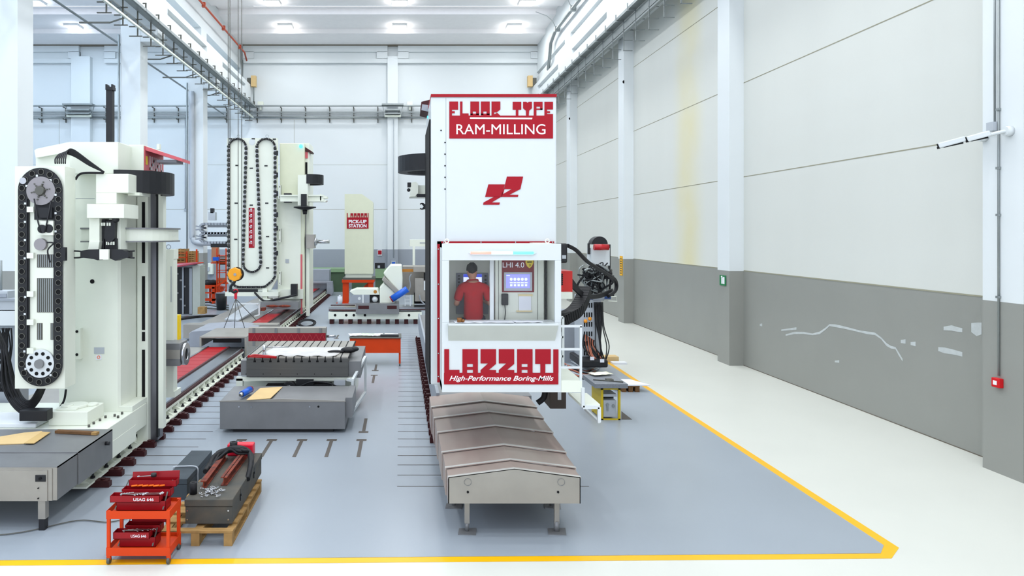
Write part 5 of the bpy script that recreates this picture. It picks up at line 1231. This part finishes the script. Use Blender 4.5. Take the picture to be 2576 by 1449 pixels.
m = MB(); m.prism([W(766, 369, 33.2), W(785, 381, 33.2), W(783, 384, 33.2), W(766, 380, 33.2)], (0, .8, 0)); m.build('lamp_hood', MAROON, t)
MB().pbox(767, 382, 774, 398, 33.25, .3).build('side_sign_panel', PINK, t); MB().pbox(755, 374, 761, 392, 33.28, .02).build('side_sign_panel', PINK, t)
MB().pbox(761, 408, 773, 438, 33.27, .05).build('post_slot', HOLE, t)
m = MB(); m.pbox(749, 440, 774, 517, 32.2, .6); m.build('arm_housing', CREAM, t)
p = W(774, 464, 32.8); half_drum((p.x + .02, 32.9, p.z), .72, .44, -math.pi * .5, math.pi * .5, 16, .12).build('chain_guard', BLACK, t)
m = MB(); m.pbox(705, 490, 812, 493, 32.3, .8); m.pbox(705, 504, 812, 507, 32.3, .8); m.pbox(705, 493, 808, 504, 32.4, .7); m.prism([W(805, 488, 32.4), W(822, 494, 32.4), W(822, 499, 32.4), W(812, 500, 32.4), W(822, 504, 32.4), W(818, 508, 32.4), W(805, 506, 32.4)], (0, .6, 0)); m.build('changer_ring', CREAM, t)
m = MB(); m.pbox(714, 486, 732, 490, 32.3, .3); m.pbox(714, 507, 732, 510, 32.3, .3); m.pbox(757, 488, 771, 520, 32.1, .3); parts(m, 'changer_rail', BLACK, t)
m = MB(); c = W(767, 523, 32.2); m.cyl(c, c + Vector((0, 0, .05)), .52, .52, 24); m.cyl(c - Vector((0, 0, .1)), c, .12, .5, 24); m.cyl(c - Vector((0, 0, .3)), c - Vector((0, 0, .1)), .09, .12); m.build('gripper_disc', BLACK, t)
m = MB(); m.pbox(770, 590, 790, 625, 32.8, .7); sh = m.build('spindle_head', STEEL, t); a_, b_ = W(790, 608, 33.1), W(829, 608, 33.1); m = MB(); m.cyl(a_, a_ + Vector((.15, 0, 0)), .25, .14); m.cyl(a_, b_, .085); m.build('spindle_bar', CHROME, sh)
m = MB()
for y0 in (466, 575, 683): m.pbox(701, y0, 707, y0 + 34, DB + .1, .1)
parts(m, 'side_bracket', CREAM, t)
m = MB()
for y0 in (466, 575, 683): m.pbox(703, y0 + 2, 704.5, y0 + 6, DB + .09, .02); m.pbox(703, y0 + 28, 704.5, y0 + 31, DB + .09, .02); m.pbox(706.5, y0, 707.5, y0 + 34, DB + .09, .02)
for y in (385, 440, 487, 540, 574, 637): m.pbox(693, y - 6, 699, y + 6, DB - .1, .1)
parts(m, 'latch', BLACK, t)
m = MB(); m.pbox(718, 652, 727, 662, 32.95, .05); m.build('lamp', GREYL, t)
m = MB(); m.pbox(566, 735, 700, 745, DB - .2, 1.5); m.pbox(700, 728, 762, 752, DB + .3, 2); m.pbox(660, 725, 672, 755, DB - .1, .3); m.pbox(652, 752, 680, 757, DB - .3, .6); m.build('saddle', CREAM, t)
m = MB(); m.pbox(575, 728, 648, 738, DB - .15, .1); m.pbox(731, 715, 747, 745, DB - .1, .3); m.tube(spline([W(640, 735, DB - .3), W(665, 757, DB - .3), W(700, 752, DB - .3), W(745, 742, DB - .3)]), .05); m.build('cable_bundle', BLACK, t)
MB().pbox(655, 760, 750, 778, DB - .8, .9).build('saddle_skirt', STEELD, t)
m = MB(); m.pbox(655, 775, 665, 782, DB - 2, .4); m.ball(W(685, 770, DB - 1), .1, (3, 1, .6)); m.ball(W(715, 770, DB - 1), .1, (3, 1, .6)); parts(m, 'copper_fitting', RUST, t)
# energy chains on the left of that machine
for yc_ in (578, 602):
    m = MB(); n_ = 26; pts = [W(572, yc_ - 15, DB + .2), W(518, yc_ - 15, DB + .2)] + arc(W(516, yc_ - 4, DB + .2), (-1, 0, 0), (0, 0, 1), .2, 1.57, -1.57, 8) + [W(518, yc_ + 8, DB + .2), W(572, yc_ + 8, DB + .2)]
    for a_, b_ in zip(pts, pts[1:]):
        L = (b_ - a_).length; k_ = max(1, int(L / .14))
        for q in range(k_): m.beam(a_ + (b_ - a_) * (q / k_), a_ + (b_ - a_) * ((q + .8) / k_), .5, .1)
    m.build('energy_chain', GREYP, t)
m = MB(); m.pbox(522, 566, 572, 572, DB + .3, .4); m.pbox(522, 588, 572, 596, DB + .3, .4); m.pbox(524, 534, 541, 554, DB + .5, .3); m.build('chain_tray', GREYL, t)
m = MB(); m.pbox(529, 524, 537, 536, DB + .5, .2); m.pbox(530, 610, 572, 622, DB, .3); parts(m, 'pump', BLACK, t)
MB().box(-8.3, -4.75, 46.5, 47.6, .3, 1.7).build('rear_cover', GREYP, [o for o in bpy.data.objects if o.name.startswith('machine_bed')][1])
MB().box(-8.3, -4.7, 26.6, 27.2, .1, .62).build('front_cover', STEEL, [o for o in bpy.data.objects if o.name.startswith('machine_bed')][1])
# ------------------------------------------------------------------ pick-up station
t = thing('pick_up_station', 'tall cream pick-up station with a red sign on an orange stand', 'machine', W(902, 765, 41))
D4 = 41
m = MB(); m.pp([(867, 488), (910, 488), (938, 508), (938, 689), (867, 689)], D4, 1.6); m.build('tower', CREAM2, t)
m = MB(); m.pbox(869, 689, 935, 699, D4 + .1, 1.4); m.build('tower_base', CREAM, t)
m = MB(); m.pbox(862, 699, 942, 704, D4 - .1, 1.8); m.build('base_plate', GALVD, t)
m = MB(); m.pbox(860, 704, 941, 711, D4 - .1, 1.8); m.pbox(862, 711, 877, 762, D4, .3); m.pbox(926, 711, 939, 762, D4, .3); m.pbox(926, 711, 939, 762, D4 + 1.3, .3); m.pbox(846, 762, 894, 767, D4 - .1, .8); m.pbox(920, 762, 944, 767, D4 - .1, .8)
m.build('orange_stand', ORANGE, t); MB().beam(W(912, 728, D4 + .4), W(930, 712, D4 + .4), .15).build('brace', ORANGE, t)
b_ = MB().mat(RED)
def q4(x0, y0, x1, y1): b_.pbox(480 + x0 / 3.917, 330 + y0 / 3.917, 480 + x1 / 3.917, 330 + y1 / 3.917, D4 - .03, .03)
q4(1537, 850, 1751, 960); q4(1537, 806, 1546, 850); q4(1743, 806, 1751, 850)
for x in (1573, 1607, 1641, 1675, 1709): q4(x, 808, x + 26, 832); q4(x, 832, x + 8, 850); q4(x + 18, 832, x + 26, 850)
sg = b_.build('sign_plate', None, t)
text('PICK-UP', (480 + 1556 / 3.917, 330 + 874 / 3.917, 480 + 1732 / 3.917, 330 + 908 / 3.917), D4 - .03, 'lettering', LETTER, sg, bold=.03, depth=.01); text('STATION', (480 + 1556 / 3.917, 330 + 915 / 3.917, 480 + 1732 / 3.917, 330 + 950 / 3.917), D4 - .03, 'lettering', LETTER, sg, bold=.03, depth=.01)
# white cabin frame further right, green machines at the back
t = thing('guard_frame', 'pale open frame of a machine partly behind the central column', 'machine frame', W(1060, 700, 36))
m = MB(); m.pbox(1031, 603, 1090, 620, 36, 1.5); m.pbox(1038, 620, 1044, 787, 36, .2); m.pbox(1071, 620, 1075, 780, 37.3, .2); m.build('frame', CREAM, t); MB().pbox(1056, 610, 1086, 612, 35.98, .02).build('slot', GREYP, t)
t = thing('old_machine', 'dark green machine body in front of the back wall', 'machine', W(820, 735, 49))
MB().pbox(776, 680, 866, 745, 49, 1.8).build('body', GREEN, t, .02); MB().pbox(776, 676, 866, 685, 48.9, 2).build('top_slab', LGREEN, t); MB().pbox(885, 711, 930, 745, 49, 1).build('base', GREEN, t)
t = thing('old_machine', 'light green machine bed right of the orange stand', 'machine', W(955, 740, 48))
MB().pbox(944, 676, 1000, 700, 48, 1.2).build('body', LGREEN, t); MB().pbox(944, 700, 1000, 742, 48.1, 1).build('base', GREEN, t); m = MB(); m.pbox(943, 662, 968, 676, 48, .6); ob = m.build('control_box', BLACK, t); MB().pbox(950, 668, 956, 674, 47.95, .05).build('light_patch', GREYL, ob)
t = thing('machine_cover', 'grey covered housing at the back end of the far bed', 'machine cover', W(820, 740, 46))
MB().pp([(779, 708), (836, 708), (838, 735), (832, 748), (822, 748), (822, 712), (779, 712)], 45.9, .5).build('curtain', COVER, t)
# ------------------------------------------------------------------ milling head on a cross slide
D5 = 31.5
t = thing('cross_slide', 'long grey cross slide with feet under the white milling head', 'machine bed', W(945, 810, D5))
m = MB(); m.pbox(826, 786, 1061, 803, D5, .9); m.build('slide_casting', CREAM, t)
m = MB(); m.pbox(827, 773, 895, 781, D5 + .2, 1.2); m.pbox(1004, 773, 1085, 781, D5 + .2, 1.2); parts(m, 'slide_rail', CHROME, t)
m = MB(); m.pbox(827, 779, 895, 781.5, D5 + .15, .1); m.pbox(1004, 778, 1085, 780.5, D5 + .15, .1); m.pbox(832, 767, 893, 769, D5 + .4, .1); parts(m, 'red_rail_strip', MAROON, t)
m = MB(); m.pbox(895, 764, 1004, 790, D5 - .2, 1.4); m.build('carriage', STEELD, t); m = MB(); m.pbox(901, 769, 928, 777, D5 - .22, .03); m.pbox(974, 769, 998, 777, D5 - .22, .03); parts(m, 'carriage_window', MAROON, t)
m = MB()
for x in (843, 871, 890, 918, 1029): p = W(x, 793, D5 - .01); m.cyl(p + Vector((0, .005, 0)), p, .06, seg=10)
parts(m, 'bolt', HOLE, t)
for k in range(10): MB().pbox(829 + k * 23.5, 804, 839 + k * 23.5, 814.6, D5 + .1, .5).build('foot', MAROON, t)
t = thing('milling_head', 'white angled milling head with a steel collar on the cross slide', 'milling head', W(960, 764, D5 + .3))
D6 = D5 + .2
m = MB(); m.pp([(964, 687), (982, 666.5), (1011, 666.5), (1013, 700), (1012, 731), (1003, 735), (972, 699)], D6, 1.3); m.build('upper_housing', CREAM, t, .05)
m = MB(); m.pp([(955, 724), (966, 712), (996, 737), (993, 764), (955, 764)], D6, 1.3); m.build('lower_housing', CREAM, t, .05)
m = MB(); m.pp([(960, 704), (967, 696), (1006, 733), (998, 742)], D6 - .1, 1.4); m.build('steel_collar', STEEL, t, .03)
m = MB(); a_, b_ = W(986, 752, D6 - .25), W(1025, 727, D6 - .25); m.cyl(a_, b_, .15, seg=20); for_ = m.build('blue_motor', BLUE, t); MB().cyl(a_ - (b_ - a_) * .06, a_, .15).build('motor_flange', TRED, for_)
m = MB(); m.pp([(876, 762), (887, 742), (930, 741), (930, 764), (880, 764)], D6, .9); m.build('spindle_nose', GREYP, t, .02); m = MB(); m.pp([(879, 733), (895, 727), (950, 727), (955, 742), (890, 742)], D6, 1.0); m.build('spindle_cover', CREAM, t, .02)
m = MB(); m.pbox(930, 743, 955, 763, D6 + .2, .5); m.build('coupling', BLACK, t); m = MB(); p = W(904, 751, D6 - .01); m.cyl(p, p + Vector((0, .02, 0)), .07); m.pbox(911, 741, 915, 764, D6 - .02, .02); p = W(943, 753, D6 + .15); m.ball(p, .14); m.build('cap', CABW, t)
p = W(944, 734, D6); MB().cyl(p, p - Vector((0, .01, 0)), .08).build('brass_plug', M('brass', (190, 130, 60), .4, .5), t)
m = MB(); m.pbox(1013, 670, 1088, 742, 33.6, 1.2); m.build('ram_head', STEEL, machine, .02)
m = MB(); m.pbox(1044, 700, 1090, 758, 32.5, .5); m.pbox(1040, 671, 1090, 684, 32.5, .9)
t = thing('hydraulic_unit', 'grey steel hydraulic unit with pipes right of the milling head', 'machine', W(1062, 765, 32.4))
m.build('body', STEEL, t); m = MB(); m.pbox(1066, 686, 1085, 705, 32.45, .05); m.pbox(1042, 738, 1085, 764, 32.8, .5); m.build('dark_opening', HOLE, t)
m = MB(); m.pbox(1066, 707, 1084, 730, 32.4, .1); m.build('valve', CABW, t); m = MB(); m.tube(spline([W(1035, 690, 32.3), W(1030, 700, 32.3), W(1032, 720, 32.3), W(1026, 735, 32.3)]), .03)
m.tube(spline([W(1055, 742, 32.3), W(1058, 755, 32.3), W(1068, 765, 32.3)]), .03); m.build('hose', GREYP, t)
m = MB(); m.pbox(1012, 677, 1042, 684, 33.0, .1); m.build('brass_pipe', M('brass', (190, 130, 60), .4, .5), t)
m = MB()
for y in (747, 755, 763): m.pbox(1020, y - 1.5, 1032, y, 31.6, .08)
m.pbox(1018, 742, 1020, 770, 31.6, .08); m.pbox(1031, 742, 1033, 770, 31.6, .08); tag(m.build('small_ladder', CABW), 'small white ladder right of the milling head', 'ladder')
m = MB(); p = W(855, 752, 40.5); m.cyl((p.x, 40.5, 0), (p.x, 40.5, .45), .14); m.cyl((p.x, 40.5, .45), (p.x, 40.5, .52), .06); tag(m.build('white_canister', PAPER), 'small white canister left of the orange stand', 'canister')
# ------------------------------------------------------------------ left background
t = thing('electrical_cabinet', 'grey electrical cabinet with open doors and a dark red canopy at the left', 'cabinet', W(465, 790, 34.0))
D7 = 33.5
m = MB(); m.pbox(440, 666, 500, 792, D7 + .5, .8); m.build('cabinet_body', GREYL, t)
MB().pbox(441, 673, 484, 790, D7 + .45, .06).build('cabinet_interior', BLACK, t)
m = MB()
for k in range(6): m.pbox(443 + (k % 3) * 9, 687 + k * 16, 449 + (k % 3) * 9, 691 + k * 16, D7 + .4, .05)
parts(m, 'component', STEELD, t)
m = MB(); m.pbox(458, 672, 462, 790, D7 + .38, .05); m.pbox(476, 675, 483, 790, D7 + .35, .05); parts(m, 'door', GREYP, t); MB().pbox(484, 668, 503, 792, D7 + .3, .9).build('side_door', M('pale_grey_green_enamel', (176, 182, 174), .45), t)
m = MB(); m.hexa([W(440, 673, D7), W(495, 664, D7), W(500, 661, D7 + 1.4), W(440, 666, D7 + 1.4), W(440, 670, D7), W(495, 661, D7), W(500, 659, D7 + 1.4), W(440, 663, D7 + 1.4)]); m.build('canopy', M('dull_red_canopy', (160, 62, 78), .5), t)
t = thing('storage_rack', 'orange rack frame with wooden crates above the electrical cabinet', 'rack', W(468, 720, 36.5))
m = MB()
for x in (440, 469, 494): m.pbox(x - 1.5, 627 if x == 494 else 632, x + 1.5, 785.6, 36.3, .1)
for y in (637, 648): m.pbox(440, y - 1, 470, y + .5, 36.3, .08)
m.pbox(440, 661.5, 496, 664, 36.3, 1.2)
m.build('frame', ORANGE, t)
for x0, x1, y0, lb in ((443, 466, 626, 'left wooden crate on the orange rack above the cabinet'), (473, 490, 632, 'right wooden crate on the orange rack above the cabinet')):
    m = MB(); n_ = 5
    for k in range(n_): y_ = y0 + 3 + k * (660 - y0) / n_; m.pbox(x0, y_, x1, y_ + 4, 36.5, .04); m.pbox(x0, y_, x1, y_ + 4, 37.2, .04)
    for x in (x0, (x0 + x1) / 2 - 1.5, x1 - 3): m.pbox(x, y0, x + 3, 661, 36.52, .7)
    tag(m.build('wooden_crate', WOOD), lb, 'crate', 'wooden crates on the rack')
t = thing('storage_rack', 'tall orange rack with boxes left of the serpentine chain machine', 'rack', W(555, 745, 40))
m = MB()
for x in (545, 551, 568): m.pbox(x - 1, 625 if x != 551 else 640, x + 1, 767.3, 40, .15)
for y in (643, 655, 680, 686, 705, 730): m.pbox(545, y - .8, 570, y + .8, 40, .1)
m.pbox(530, 660.5, 572, 663, 40.1, 1.0); m.pbox(545, 712.5, 572, 714.5, 40.1, 1.0); m.beam(W(545, 720, 40), W(570, 705, 40), .08); m.build('frame', ORANGE, t)
m = MB(); m.pbox(532, 621, 546, 660, 40.4, .5); m.pbox(545, 700, 570, 712, 40.4, .5); tag(m.build('cardboard_box', M('brown_box', (176, 124, 92), .8)), 'brown cardboard boxes on the tall orange rack', 'box')
m = MB()
for k in range(4): m.pbox(552, 645 + k * 6, 568, 648 + k * 6, 40.4, .4)
tag(m.build('wooden_crate', WOODD), 'dark wooden crate on the tall orange rack', 'crate')
MBo = MB(); MBo.pbox(535, 647, 549, 656, 39.7, .3); tag(MBo.build('blue_bin', BLUE), 'small blue bin beside the tall orange rack', 'bin')
t = thing('work_bench', 'orange steel bench with a black tarpaulin in front of the grey wall', 'bench', W(525, 764, 40.6))
m = MB(); m.pbox(504, 718, 541, 726, 40.6, 1.2); m.pbox(505, 735, 541, 738.5, 40.6, .1); m.pbox(533, 722, 540, 764.6, 40.6, .2); m.pbox(504, 752, 540, 757, 40.6, .6); m.pbox(526, 722, 530, 761, 41.4, .2); m.build('frame', ORANGE, t)
MB().pp([(541, 718), (562, 722), (556, 735), (541, 738)], 40.7, .5).build('side_tray', ORANGE, t)
m = MB(); p = W(524, 713, 41.15); m.ball(p, .3, (1.2, 1, .75)); m.ball(p + Vector((.28, 0, .05)), .25, (1.2, 1, .7)); tag(m.build('tarpaulin', BLACK2), 'shiny black tarpaulin heaped on the orange bench', 'tarpaulin')
t = thing('waste_bin', 'black waste bin standing left of the serpentine chain machine', 'bin', W(557, 780, 37.4))
a_, b_ = W(557, 779.8, 37.4), W(557, 737, 37.4); MB().cyl(a_, b_, .25, .3, 20).build('bin_body', BLACK, t); m = MB(); m.tube(arc(b_, (1, 0, 0), (0, 1, 0), .29, 0, 6.28, 18), .02); m.build('rim', GREYP, t)
t = thing('wall_cabinet', 'small white electrical box on the far grey wall', 'box', W(527, 676, 51.7)); m = MB(); m.pbox(523, 662, 535, 690, 51.6, .4); m.build('box', CREAM, t); MB().pbox(522, 672, 526, 682, 51.5, .1).build('handle', GREYL, t)
t = thing('fire_extinguisher_box', 'small white box with a red extinguisher on the far grey wall', 'box', W(507, 676, 51.7)); MB().pbox(502, 660, 512, 688, 51.35, .4).build('box', GREYL, t); MB().pbox(505, 672, 509, 683, 51.25, .1).build('extinguisher', RED, t)
m = MB(); m.pbox(497, 773, 515, 790, 32.5, .4); t = m.build('wooden_block', WOOD); tag(t, 'small wooden block beside the electrical cabinet', 'wood')
# service walkway and ramp left of the far bed
t = thing('access_ramp', 'grey chequered ramp with a white handrail frame left of the far bed', 'ramp', W(640, 810, 29.5))
m = MB(); m.hexa([W(565, 806, 29), W(600, 808, 29), W(655, 775, 32), W(628, 763, 32)] + [v + Vector((0, 0, .06)) for v in (W(565, 806, 29), W(600, 808, 29), W(655, 775, 32), W(628, 763, 32))]); m.build('ramp_plate', GREYL, t)
m = MB(); m.beam(W(588, 764, 30), W(652, 764, 30), .06); m.beam(W(652, 764, 30), W(652, 792, 30), .06); m.beam(W(588, 764, 30), W(588, 775, 30), .06); m.beam(W(652, 792, 30), W(640, 795, 30), .05); m.build('handrail', CABW, t)
m = MB(); m.tube([onZ(x, y, .03) for x, y in ((440, 806), (480, 800), (520, 796), (572, 795))], .08); tag(m.build('cable_protector', BLACK2), 'black cable protector strip curving across the floor at the left', 'cable cover')
for k in range(5):
    m = MB(); m.tube(spline([onZ(505, 762 + k * 3, .03), onZ(525, 760 + k * 4, .03), onZ(545, 765 + k * 3, .03), onZ(575, 768 + k * 3, .03)]), .03); tag(m.build('floor_cable', GREYL if k % 2 else GALVD), 'loose cable on the floor around the black waste bin', 'cable', 'loose cables by the bin')
m = MB(); c = onZ(772, 816, .04)
for r_ in (.35, .4, .3): m.tube(arc(c + Vector((0, 0, .02 + r_ * .1)), (1, 0, 0), (0, 1, .3), r_, 0, 6.28, 20), .022)
tag(m.build('cable_coil', BLACK2), 'coil of black cable on the floor behind the crossbeam', 'cable')

# ------------------------------------------------------------------ hydraulic tower and work stand right of the central machine
D8 = 20.6
t = thing('hydraulic_tower', 'crowded hydraulic and cable tower with a red cylinder right of the central machine', 'machine', W(1490, 920, D8))
m = MB(); m.pbox(1460, 745, 1512, 915, D8, .7); m.build('perforated_frame', GREYL, t)
m = MB(); m.pbox(1412, 780, 1462, 915, D8 + 1.5, .4); m.build('rear_panel', GREYP, t)
m = MB()
for r_ in range(6):
    for k in range(4): m.pbox(1469 + k * 6, 762 + r_ * 24, 1472 + k * 6, 774 + r_ * 24, D8 - .01, .02)
parts(m, 'frame_slot', HOLE, t)
m = MB(); m.pbox(1462, 906, 1530, 925, D8 - .6, 1.4); m.build('drip_tray', BLACK, t, .04)
m = MB(); m.pbox(1488, 624, 1534, 668, D8, .5); m.build('upper_panel', CABW, t)
m = MB(); pts = arc(W(1509, 615, D8 + .2), (1, 0, 0), (0, 0, 1), .24, 0, 3.14, 12); m.prism(pts, (0, .4, 0)); m.pbox(1532, 615, 1536, 690, D8 + .1, .1); m.pbox(1480, 612, 1484, 640, D8 + .1, .1); m.build('hood', BLACK, t)
m = MB(); a_, b_ = W(1494, 622, D8 - .2), W(1531, 622, D8 - .2); m.cyl(a_, b_, .09); m.build('red_cylinder', M('signal_red_cylinder', (180, 22, 32), .35, coat=.3), t)
m = MB(); m.pbox(1478, 693, 1545, 702, D8 - .2, .6); m.pbox(1470, 735, 1545, 745, D8, .5); m.build('manifold_plate', BLACK, t)
random.seed(11)
for k in range(7):
    x = 1482 + k * 9; m = MB(); p, q = W(x, 696, D8 - .15), W(x, 680, D8 - .15); m.cyl(p, q, .045); m.ball(W(x, 680, D8 - .15), .05); m.build('valve', GALV if k % 2 else GALVD, t)
    m = MB(); m.cyl(W(x, 702, D8 - .1), W(x + random.uniform(-5, 5), 738, D8 - .1), .03); m.build('pipe', GALV if k % 3 else BLACK2, t)
for k in range(26):
    x, y = random.uniform(1462, 1535), random.uniform(662, 700); m = MB()
    m.tube(spline([W(x, y, D8 - .2 - random.random() * .3), W(x + random.uniform(-30, 25), y + random.uniform(-15, 20), D8 - .4), W(x + random.uniform(-30, 18), y + random.uniform(0, 42), D8 - .3), W(1490 + random.uniform(-15, 45), 740, D8 - .1)]), random.choice((.018, .022, .03))); m.build('hose', random.choice((BLACK2, BLACK, BLACK2, GALV)), t)
m = MB(); m.tube(spline([W(1535, 690, D8), W(1549, 712, D8), W(1545, 735, D8), W(1520, 748, D8)]), .05); m.build('hose', GALVD, t)
m = MB(); a_, b_ = W(1475, 748, D8 - .4), W(1535, 747, D8 - .4); m.cyl(a_, b_, .07); m.build('blue_filter', M('dark_blue_filter', (36, 66, 122), .35), t); m = MB(); m.cyl(W(1492, 748, D8 - .45), W(1518, 748, D8 - .45), .1); m.build('filter_bowl', GREYP, t)
m = MB(); m.tube([W(1528, 748, D8 - .4), W(1550, 745, D8 - .4), W(1552, 758, D8 - .4), W(1530, 757, D8 - .4)], .015); m.build('small_tube', CREAM, t)
for k in range(9):
    x = 1470 + k * 3; m = MB(); m.tube(spline([W(x, 840 + k * 2, D8 - .05), W(x + random.uniform(-4, 4), 870, D8 - .1), W(x + 10 + random.uniform(-4, 8), 895, D8 - .25), W(x + 25, 910, D8 - .4)]), .022); m.build('copper_cable', COPPER if k % 2 else BLACK2, t)
for k in range(8):
    x = 1495 + k * 3; m = MB(); m.tube(spline([W(x, 760, D8 - .05), W(x + 3, 820, D8 - .1), W(x + random.uniform(0, 20), 870, D8 - .3), W(x + random.uniform(5, 15), 905, D8 - .3)]), .016); m.build('hanging_cable', BLACK2, t)
for x, y in ((1473, 808), (1484, 802)): m = MB(); m.ball(W(x, y, D8 - .08), .055); m.build('orange_connector', M('orange_connector', (235, 150, 40), .4), t)
m = MB()
for x, y in ((1490, 902), (1515, 908)): m.pbox(x - 5, y - 4, x + 5, y + 4, D8 - .62, .02)
parts(m, 'cable_tag', PAPER, t)
for k in range(10):
    m = MB(); y0 = 900 + k * 5; m.tube(spline([onZ(1412 + k * 3, y0, .03), onZ(1440, y0 + random.uniform(-4, 10), .03), onZ(1475, 925 + k * 3, .03), onZ(1505 + random.uniform(-20, 10), 915 + k * 3, .03)]), .025); tag(m.build('floor_cable', random.choice((GREYL, GREYP, COPPER, BLACK2))), 'loose cable on the floor between the access steps and the hydraulic tower', 'cable', 'cables under the hydraulic tower')
t = thing('cardboard_box', 'small cardboard box at the end of the yellow line behind the hydraulic tower', 'box', onZ(1540, 912, 0)); p = onZ(1541, 912, 0)
MB().box(p.x - .25, p.x + .2, p.y, p.y + .4, 0, .18).build('box_body', KRAFT, t); MB().box(p.x - .1, p.x + .35, p.y - .35, p.y - .1, 0, .06).build('packing', PAPER, t)
# granite topped stand
t = thing('work_stand', 'yellow framed stand with a grey stone top and a grey box inside', 'stand', onZ(1536, 1055, 0))
DW = 15.3; a_, b_ = W(1512, 1056, DW), W(1561, 977, DW)
y1 = DW + .75
for x in (a_.x, b_.x - .05):
    for y in (DW, y1 - .05): MB().box(x, x + .05, y, y + .05, 0.0, b_.z).build('leg', M('mustard_yellow_enamel', (206, 178, 30), .45), t)
m = MB(); m.box(a_.x, b_.x, DW, DW + .04, 0, .03); m.box(a_.x, a_.x + .02, DW + .05, y1 - .05, .03, b_.z); m.box(a_.x, b_.x, DW, DW + .03, b_.z - .03, b_.z); m.build('side_plate', MATS['mustard_yellow_enamel'], t)
a2, b2 = W(1497, 977, DW - .1), W(1580, 966, DW - .1); MB().box(a2.x, b2.x, DW - .1, y1 + .2, a2.z, b2.z).build('stone_top', M('grey_granite', (128, 132, 138), .4, var=.2, scale=30), t, .006)
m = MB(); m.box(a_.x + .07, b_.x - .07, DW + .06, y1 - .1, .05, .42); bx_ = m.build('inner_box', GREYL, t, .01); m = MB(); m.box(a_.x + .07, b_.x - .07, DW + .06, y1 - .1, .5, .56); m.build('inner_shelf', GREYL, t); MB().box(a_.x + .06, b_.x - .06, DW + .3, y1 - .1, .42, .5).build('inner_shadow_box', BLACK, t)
m = MB(); m.cyl((a_.x + .16, DW + .06, .33), (a_.x + .16, DW + .04, .33), .035); m.box(a_.x + .14, a_.x + .18, DW + .03, DW + .06, .2, .33); m.cyl((b_.x - .14, DW + .06, .3), (b_.x - .14, DW + .04, .3), .035); parts(m, 'latch', GALV, bx_)
zs = b2.z + .003
def ons(x, y, z): return onZ(x, y, z)
m = MB(); m.tube([ons(1492, 955, zs + .01), ons(1520, 957, zs + .01), ons(1568, 961, zs + .01)], .012); m.box(a2.x + .35, a2.x + .5, DW + .2, DW + .35, zs, zs + .03); tag(m.build('measuring_tool', GALVD), 'dark measuring tool lying on the stone top', 'tool')
sheet(W(1515, 0, 16).x, 16.15, .5, .3, .3, 'paper_sheet', 'curled cream paper at the back of the stone topped stand', zs + .03, M('cream_paper', (228, 226, 204), .8))
pallet(onZ(1562, 985, 0).x, onZ(1607, 985, 0).x, 18.0, 18.8, .16, 'small old brown pallet at the yellow line behind the stone topped stand', WOODD)
m = MB(); m.obox((5.93, 18.35, .178), (.38, .0, 0), (-.15, .35, 0), (0, 0, .015)); tag(m.build('white_board', PAPER), 'white board lying on the small old pallet', 'board')
m = MB(); q_ = onZ(1590, 1056, 0); m.prism([q_, onZ(1563, 1056, 0), onZ(1563, 1035, 0)], (0, 0, .008)); tag(m.build('floor_plate', SLOT), 'dark triangular plate on the floor beside the yellow framed stand', 'plate')
